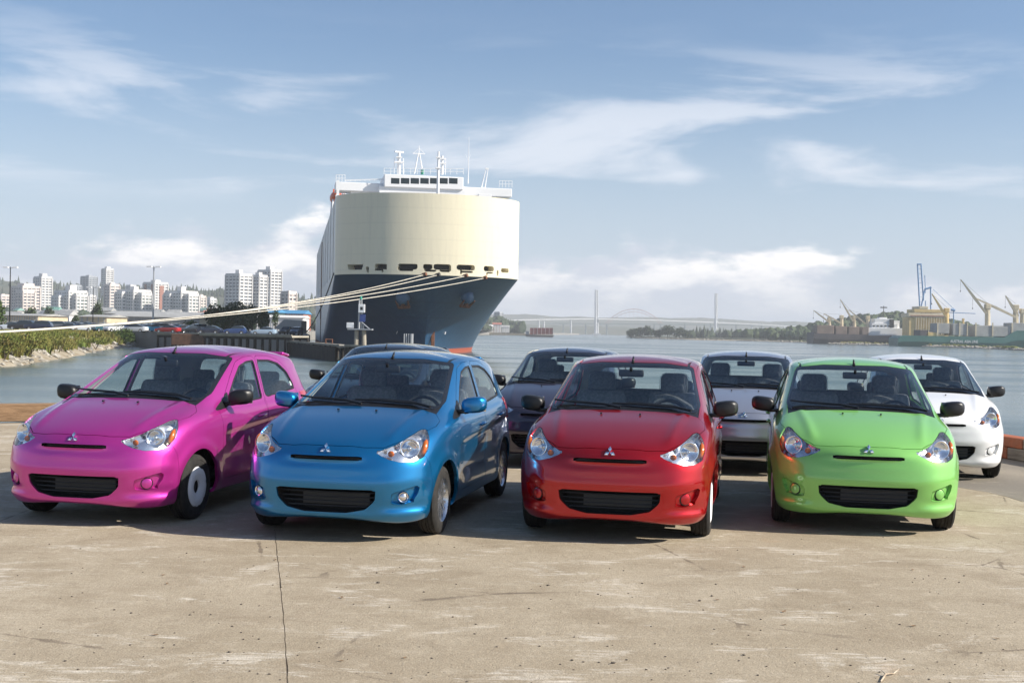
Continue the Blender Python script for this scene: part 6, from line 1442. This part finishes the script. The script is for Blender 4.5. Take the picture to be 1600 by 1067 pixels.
# blue gantry crane with its boom raised
DC = 960.0; gc = empty('gantry_crane', (PX(1440, DC, 0), DC, -1.5)); tag(gc, 'tall blue gantry crane with raised boom behind the yellow building', 'crane')
def lc(px, py, dd=0): return P(px, py, DC + dd) - gc.location
for (x0, y0, x1, y1, r_, nm) in ((1437.5, 486, 1433.5, 413, .55, 'boom_rail'), (1443, 470, 1439, 412.5, .55, 'boom_rail'), (1446, 458, 1445, 430, .3, 'stay'), (1438, 486, 1445, 452, .5, 'frame_leg'), (1445, 452, 1455, 449, .8, 'frame_top'), (1454, 449, 1454.5, 520, .5, 'leg'), (1440, 484, 1440, 520, .5, 'leg'), (1446, 470, 1446, 520, .35, 'leg'), (1458, 452, 1492, 484, .22, 'stay'), (1490, 485, 1490, 520, .4, 'leg'), (1437, 486, 1524, 490, .30, 'rear_girder'), (1486, 484, 1492, 485, 1.0, 'machine_house')):
    MB().tube(lc(x0, y0), lc(x1, y1), r_, n=6).build(nm, m_bluecr, gc)
b = MB(); b.bevbox(tuple(lc(1436.3, 413)), (3.4, 1.5, 1.2), .2); b.build('boom_tip', m_bluecr, gc)
b = MB()
for k in range(11): t = k / 10; b.tube(lc(1437.5 - 4 * t, 486 - 73 * t), lc(1441.6 - 2.6 * t, 486 - 73 * t), .15, n=4)
b.build('boom_brace', m_bluecr, gc)
# container barge in mid-river
DR = 1190.0; bg = empty('container_barge', (PX(843, DR, 0), DR, WZ)); tag(bg, 'dark barge with a red container stack in mid-river', 'barge')
def lr(px, py): return lb(px, py, DR, bg)
a, c = lr(820.5, 522.5), lr(865, 528); MB().add([(a.x, -4, a.z), (c.x, -4, a.z), (c.x - 1, -4, -1), (a.x + 1, -4, -1), (a.x, 4, a.z), (c.x, 4, a.z), (c.x - 1, 4, -1), (a.x + 1, 4, -1)], [(0, 3, 2, 1), (4, 5, 6, 7), (0, 1, 5, 4), (3, 7, 6, 2), (0, 4, 7, 3), (1, 2, 6, 5)]).build('hull', m_dhull, bg)
for k in range(6): q0, q1 = lr(828 + 6 * k, 512.3), lr(833.6 + 6 * k, 522.5); MB().bevbox(((q0.x + q1.x) / 2, 0, (q0.z + q1.z) / 2), (q1.x - q0.x, 6.5, q0.z - q1.z), .1).build('container', m_cont, bg)
for k in range(7): q0 = lr(828 + 6 * k, 517.5); MB().box((q0.x, -3.4, q0.z), (.3, .3, 6.2)).build('container_post', m_tpink, bg)
q = lr(824, 520); MB().bevbox((q.x, 0, q.z), (3.2, 4, 3.4), .2).build('cabin', m_tgrey, bg)
# small pale marker boats
for px, py, lb_ in ((1105, 530.5, 'tiny white buoy near the island trees'), (1208, 533.6, 'tiny white buoy on the river right of the island')): 
    p = G(px, py, WZ); tag(link('river_buoy', MB().lathe([(0, 1.6), (.3, 1.5), (.5, .6), (.9, .3), (.9, -.4)], 'Z', 12, mi=0).mesh('river_buoy', m_white, smooth=True)), lb_, 'buoy').location = p
# cable-stayed bridge
br = empty('cable_stayed_bridge', P(932, 523, 3300)); tag(br, 'pale cable-stayed bridge with two slim pylons in the haze', 'bridge'); br.location.z = WZ
def lbr(px, py, D): return P(px, py, D) - br.location
deckp = [(780, 501.5, 3130), (850, 500, 3200), (932, 499, 3300), (1025, 501, 3400), (1119, 504.5, 3500), (1180, 507.5, 3560), (1260, 511.5, 3640), (1360, 517, 3740)]
b = MB()
for (a, c) in zip(deckp, deckp[1:]):
    p, q = lbr(*a), lbr(*c); w = Vector((0, 6, 0)); hh = Vector((0, 0, 2.6)); b.add([p - w, q - w, q + w, p + w, p - w + hh, q - w + hh, q + w + hh, p + w + hh], [(3, 2, 1, 0), (4, 5, 6, 7), (0, 1, 5, 4), (1, 2, 6, 5), (2, 3, 7, 6), (3, 0, 4, 7)])
b.build('deck', m_bridge, br)
for px, yt, yb, D in ((932, 453, 523.5, 3300), (1119, 458.5, 523, 3500)):
    t, f_ = lbr(px, yt, D), lbr(px, yb, D); b = MB(); md = f_.lerp(t, .36)
    for sg in (-1, 1): b.tube(f_ + Vector((sg * 3.5, sg * 12, -3)), md + Vector((sg * 3.2, sg * 9, 0)), 3.4, 2.9, 6); b.tube(md + Vector((sg * 3.2, sg * 9, 0)), t + Vector((sg * 2.6, sg * 2, 0)), 2.9, 2.3, 6)
    b.box(tuple(md), (9, 20, 5)); b.box(tuple(f_ + Vector((0, 0, 1))), (22, 36, 8)); b.build('pylon', m_bridge, br)
    for sg in (-1, 1):
        for k in range(7):
            px2 = px + sg * (14 + 12.5 * k); y2 = np.interp(px2, [d[0] for d in deckp], [d[1] for d in deckp]); D2 = np.interp(px2, [d[0] for d in deckp], [d[2] for d in deckp]); e = lbr(px2, y2, D2); s = f_.lerp(t, .60 + .055 * k); MB().tube(s, e + Vector((0, 0, 2)), .20, n=4).build('stay_cable', m_bridge, br)
for px, D in ((842, 3190), (850, 3200), (892, 3250), (1175, 3560), (1225, 3600)):
    y2 = np.interp(px, [d[0] for d in deckp], [d[1] for d in deckp]); MB().tube(lbr(px, y2, D), lbr(px, 524, D), 2.0, 2.6, 6).build('pier', m_bridge, br)
# steel arch bridge behind it
ab = empty('arch_bridge', P(990, 522, 3800)); ab.location.z = WZ; tag(ab, 'faint reddish steel arch bridge behind the cable-stayed one', 'bridge')
def la(px, py, dd=0): return P(px, py, 3800 + dd) - ab.location
for dd in (-7, 7):
    b = MB(); b.path([la(945 + 90 * t, 506 - 23 * 4 * t * (1 - t), dd) for t in [i / 24 for i in range(25)]], 1.0, 5); b.path([la(949 + 82 * t, 506 - 19 * 4 * t * (1 - t), dd) for t in [i / 24 for i in range(25)]], .7, 5); b.build('arch', m_arch, ab)
    for i in range(1, 14): t = i / 14; yt = 506 - 23 * 4 * t * (1 - t); MB().tube(la(945 + 90 * t, yt, dd), la(945 + 90 * t, 502.5, dd), .3, n=4).build('hanger', m_arch, ab)
b = MB(); p, q = la(838, 505), la(1250, 508.5); b.box(((p.x + q.x) / 2, 0, (p.z + q.z) / 2), ((q - p).length, 14, 3.5), ry=-math.atan2(q.z - p.z, q.x - p.x)); b.build('truss_deck', m_truss, ab)
for px in (880, 915, 948, 1022, 1032, 1070, 1110, 1150, 1190): MB().tube(la(px, 505), la(px, 524), 2.6, 3.2, 5).build('pier', m_truss, ab)
# white waterfront and trees just right of the ship
for k, (px, w, yt, D) in enumerate(((762, 16, 507, 1500), (776, 14, 504, 1520), (790, 12, 508, 1540), (752, 8, 502, 1560), (803, 10, 510, 1600))): shed('waterfront_house', px - w / 2, px + w / 2, yt, yt + 3, D, 14, m_tw, [m_tw, m_redroof, m_roofgrey][k % 3], ['white waterfront house right of the bow, nearest the ship', 'white waterfront house with red roof right of the bow', 'low white waterfront house right of the bow', 'tall narrow white waterfront house close by the bow', 'last white waterfront house before the river bend'][k], panels=3)
tower(772, 786, 489, 506, 1900, 'hazy grey tower far behind the bow', m_tgrey, asp=.8, pent=(.5, 2)); b = MB(); rnd = random.Random(15)
for k in range(330):
    px = rnd.uniform(730, 815); D = rnd.uniform(1560, 1950); x = PX(px, D, 0); s = rnd.uniform(3.5, 7); add_blob(b, x, D, s * (1.0 + rnd.random() * 1.2) * (1.0 if px < 795 else .6), s, s * 1.2, rnd)
tag(b.build('waterfront_woods', m_forest), 'hazy trees behind the white waterfront houses', 'woods', kind='stuff')
b = MB(); b.box((PX(775, 1480, 0), 1490, WZ + 1.0), (95, 30, 3.2)); tag(b.build('waterfront_bank', m_bank), kind='structure')
# ================================================================ the cars on the quay
HD = -11.3
CARS = [('pink', 'pink', 'black', False, 'cover', True, -3.53, 10.82, 'pink hatchback with black mirrors and white wheel covers'), ('blue', 'blue', 'paint', True, 'alloy', True, -1.33, 10.30, 'blue hatchback with blue mirrors, fog lamps and alloy wheels'), ('red', 'red', 'black', False, 'cover', False, .945, 10.47, 'red hatchback between the blue and the green car'), ('green', 'green', 'black', False, 'cover', False, 3.23, 11.10, 'light green hatchback in the front row'),
        ('black', 'black', 'black', False, 'cover', False, -2.02, 16.3, 'black hatchback almost hidden behind the blue one'), ('dark_grey', 'grey', 'black', False, 'alloy', False, .55, 15.7, 'dark grey hatchback behind the blue and red cars'), ('silver', 'silver', 'black', False, 'cover', False, 2.98, 15.4, 'silver hatchback in the back row between red and green'), ('white', 'white', 'black', False, 'cover', False, 5.35, 15.35, 'white hatchback in the back row at the right')]
for nm, pc, mir, fog, rim, stk, x, y, lb_ in CARS:
    c = make_car(nm + '_hatchback', pc, mir, fog, rim, stk); place_car(c, x, y, HD, lb_)
# ================================================================ litter on the slab
rnd = random.Random(61); m_peb = noisy('pebble', (.10, .085, .07), (.20, .17, .13), 8, .9); b = MB(); v_, f_ = ico()
for k in range(260):
    p = G(rnd.uniform(-20, 1620), 838 + 240 * rnd.random() ** .7); s = rnd.uniform(.0022, .0058) * (1.6 if rnd.random() < .08 else 1); sd = rnd.random() * 30
    b.add([Vector((p.x, p.y, s * .5)) + Vector((q.x * s * 1.3, q.y * s, q.z * s * .7)) * (1 + .5 * mnoise.noise(q * 1.5 + Vector((sd, 0, 0)))) for q in v_], f_)
tag(b.build('grit', m_peb), 'scattered dark grit and small stones on the concrete', 'grit', kind='stuff')
m_dleaf = noisy('dead_leaf', (.20, .11, .05), (.30, .19, .09), 20, .8)
leafspots = [(508 / 2, 780 + 238 / 2), (522 / 2, 780 + 264 / 2), (484 / 2, 780 + 425 / 2), (1068 / 2, 780 + 308 / 2), (1065 / 2, 780 + 506 / 2), (1264 / 2, 780 + 496 / 2), (800 + 1252 / 2, 780 + 221 / 2), (800 + 725 / 2, 780 + 212 / 2), (800 + 850 / 2, 780 + 352 / 2), (800 + 850 / 2, 780 + 393 / 2), (800 + 1252 / 2, 780 + 397 / 2), (800 + 640 / 2, 780 + 315 / 2), (800 + 1515 / 2, 780 + 437 / 2), (430, 875)]
ORD = ['leftmost', 'second from the left', 'third from the left', 'fourth from the left', 'fifth from the left', 'sixth from the left', 'seventh from the left', 'eighth from the left', 'ninth from the left', 'tenth from the left', 'fifth from the right', 'fourth from the right', 'third from the right', 'second from the right', 'rightmost']
for k, (px, py) in enumerate(sorted(leafspots)):
    p = G(px, py); s = rnd.uniform(.016, .026); b = MB(); pts = [(-1, 0, .1), (-.4, .45, .35), (.3, .5, .2), (1, .1, .45), (.4, -.35, .1), (-.4, -.45, .25)]; b.add([(x * s, y * s * .8, z * s * .6 + .003) for x, y, z in pts] + [(0, 0, .003)], [(i, (i + 1) % 6, 6) for i in range(6)]); o = tag(b.build('dead_leaf', m_dleaf), 'small dark dead leaf lying on the concrete, ' + ORD[k] + (' of fourteen' if k in (0, 14) else ''), 'leaf', 'dead leaves on the concrete'); o.location = (p.x, p.y, 0.001); o.rotation_euler = (0, 0, rnd.random() * 6)
p0, p1, p2, p3 = G(1376, 1066), G(1384, 1056), G(1396, 1054), G(1404, 1049.5); b = MB(); b.path([Vector((q.x, q.y, z)) for q, z in ((p0, .006), (p1, .012), (p2, .008), (p3, .014))], [.004, .005, .004, .002], 6); b.path([Vector((p1.x, p1.y, .012)), Vector((p1.x - .01, p1.y + .04, .02))], [.004, .002], 5); tag(b.build('twig', noisy('twig_bark', (.55, .47, .36), (.35, .27, .19), 20, .9)), 'pale crooked twig at the lower right of the concrete', 'twig')
# ================================================================ hazy air over the river
HZ = bpy.data.materials.new('river_haze'); HZ.use_nodes = True; nt = HZ.node_tree; nt.nodes.clear(); out = nt.nodes.new('ShaderNodeOutputMaterial'); pv = nt.nodes.new('ShaderNodeVolumePrincipled'); pv.inputs['Color'].default_value = (.86, .90, .95, 1); pv.inputs['Density'].default_value = HAZE; pv.inputs['Anisotropy'].default_value = 0.0; nt.links.new(pv.outputs[0], out.inputs['Volume'])
b = MB(); b.box((0, 2075, 62), (8400, 7150, 148)); hz = tag(b.build('haze', HZ), 'thin pale haze hanging over the river', 'haze', kind='stuff')
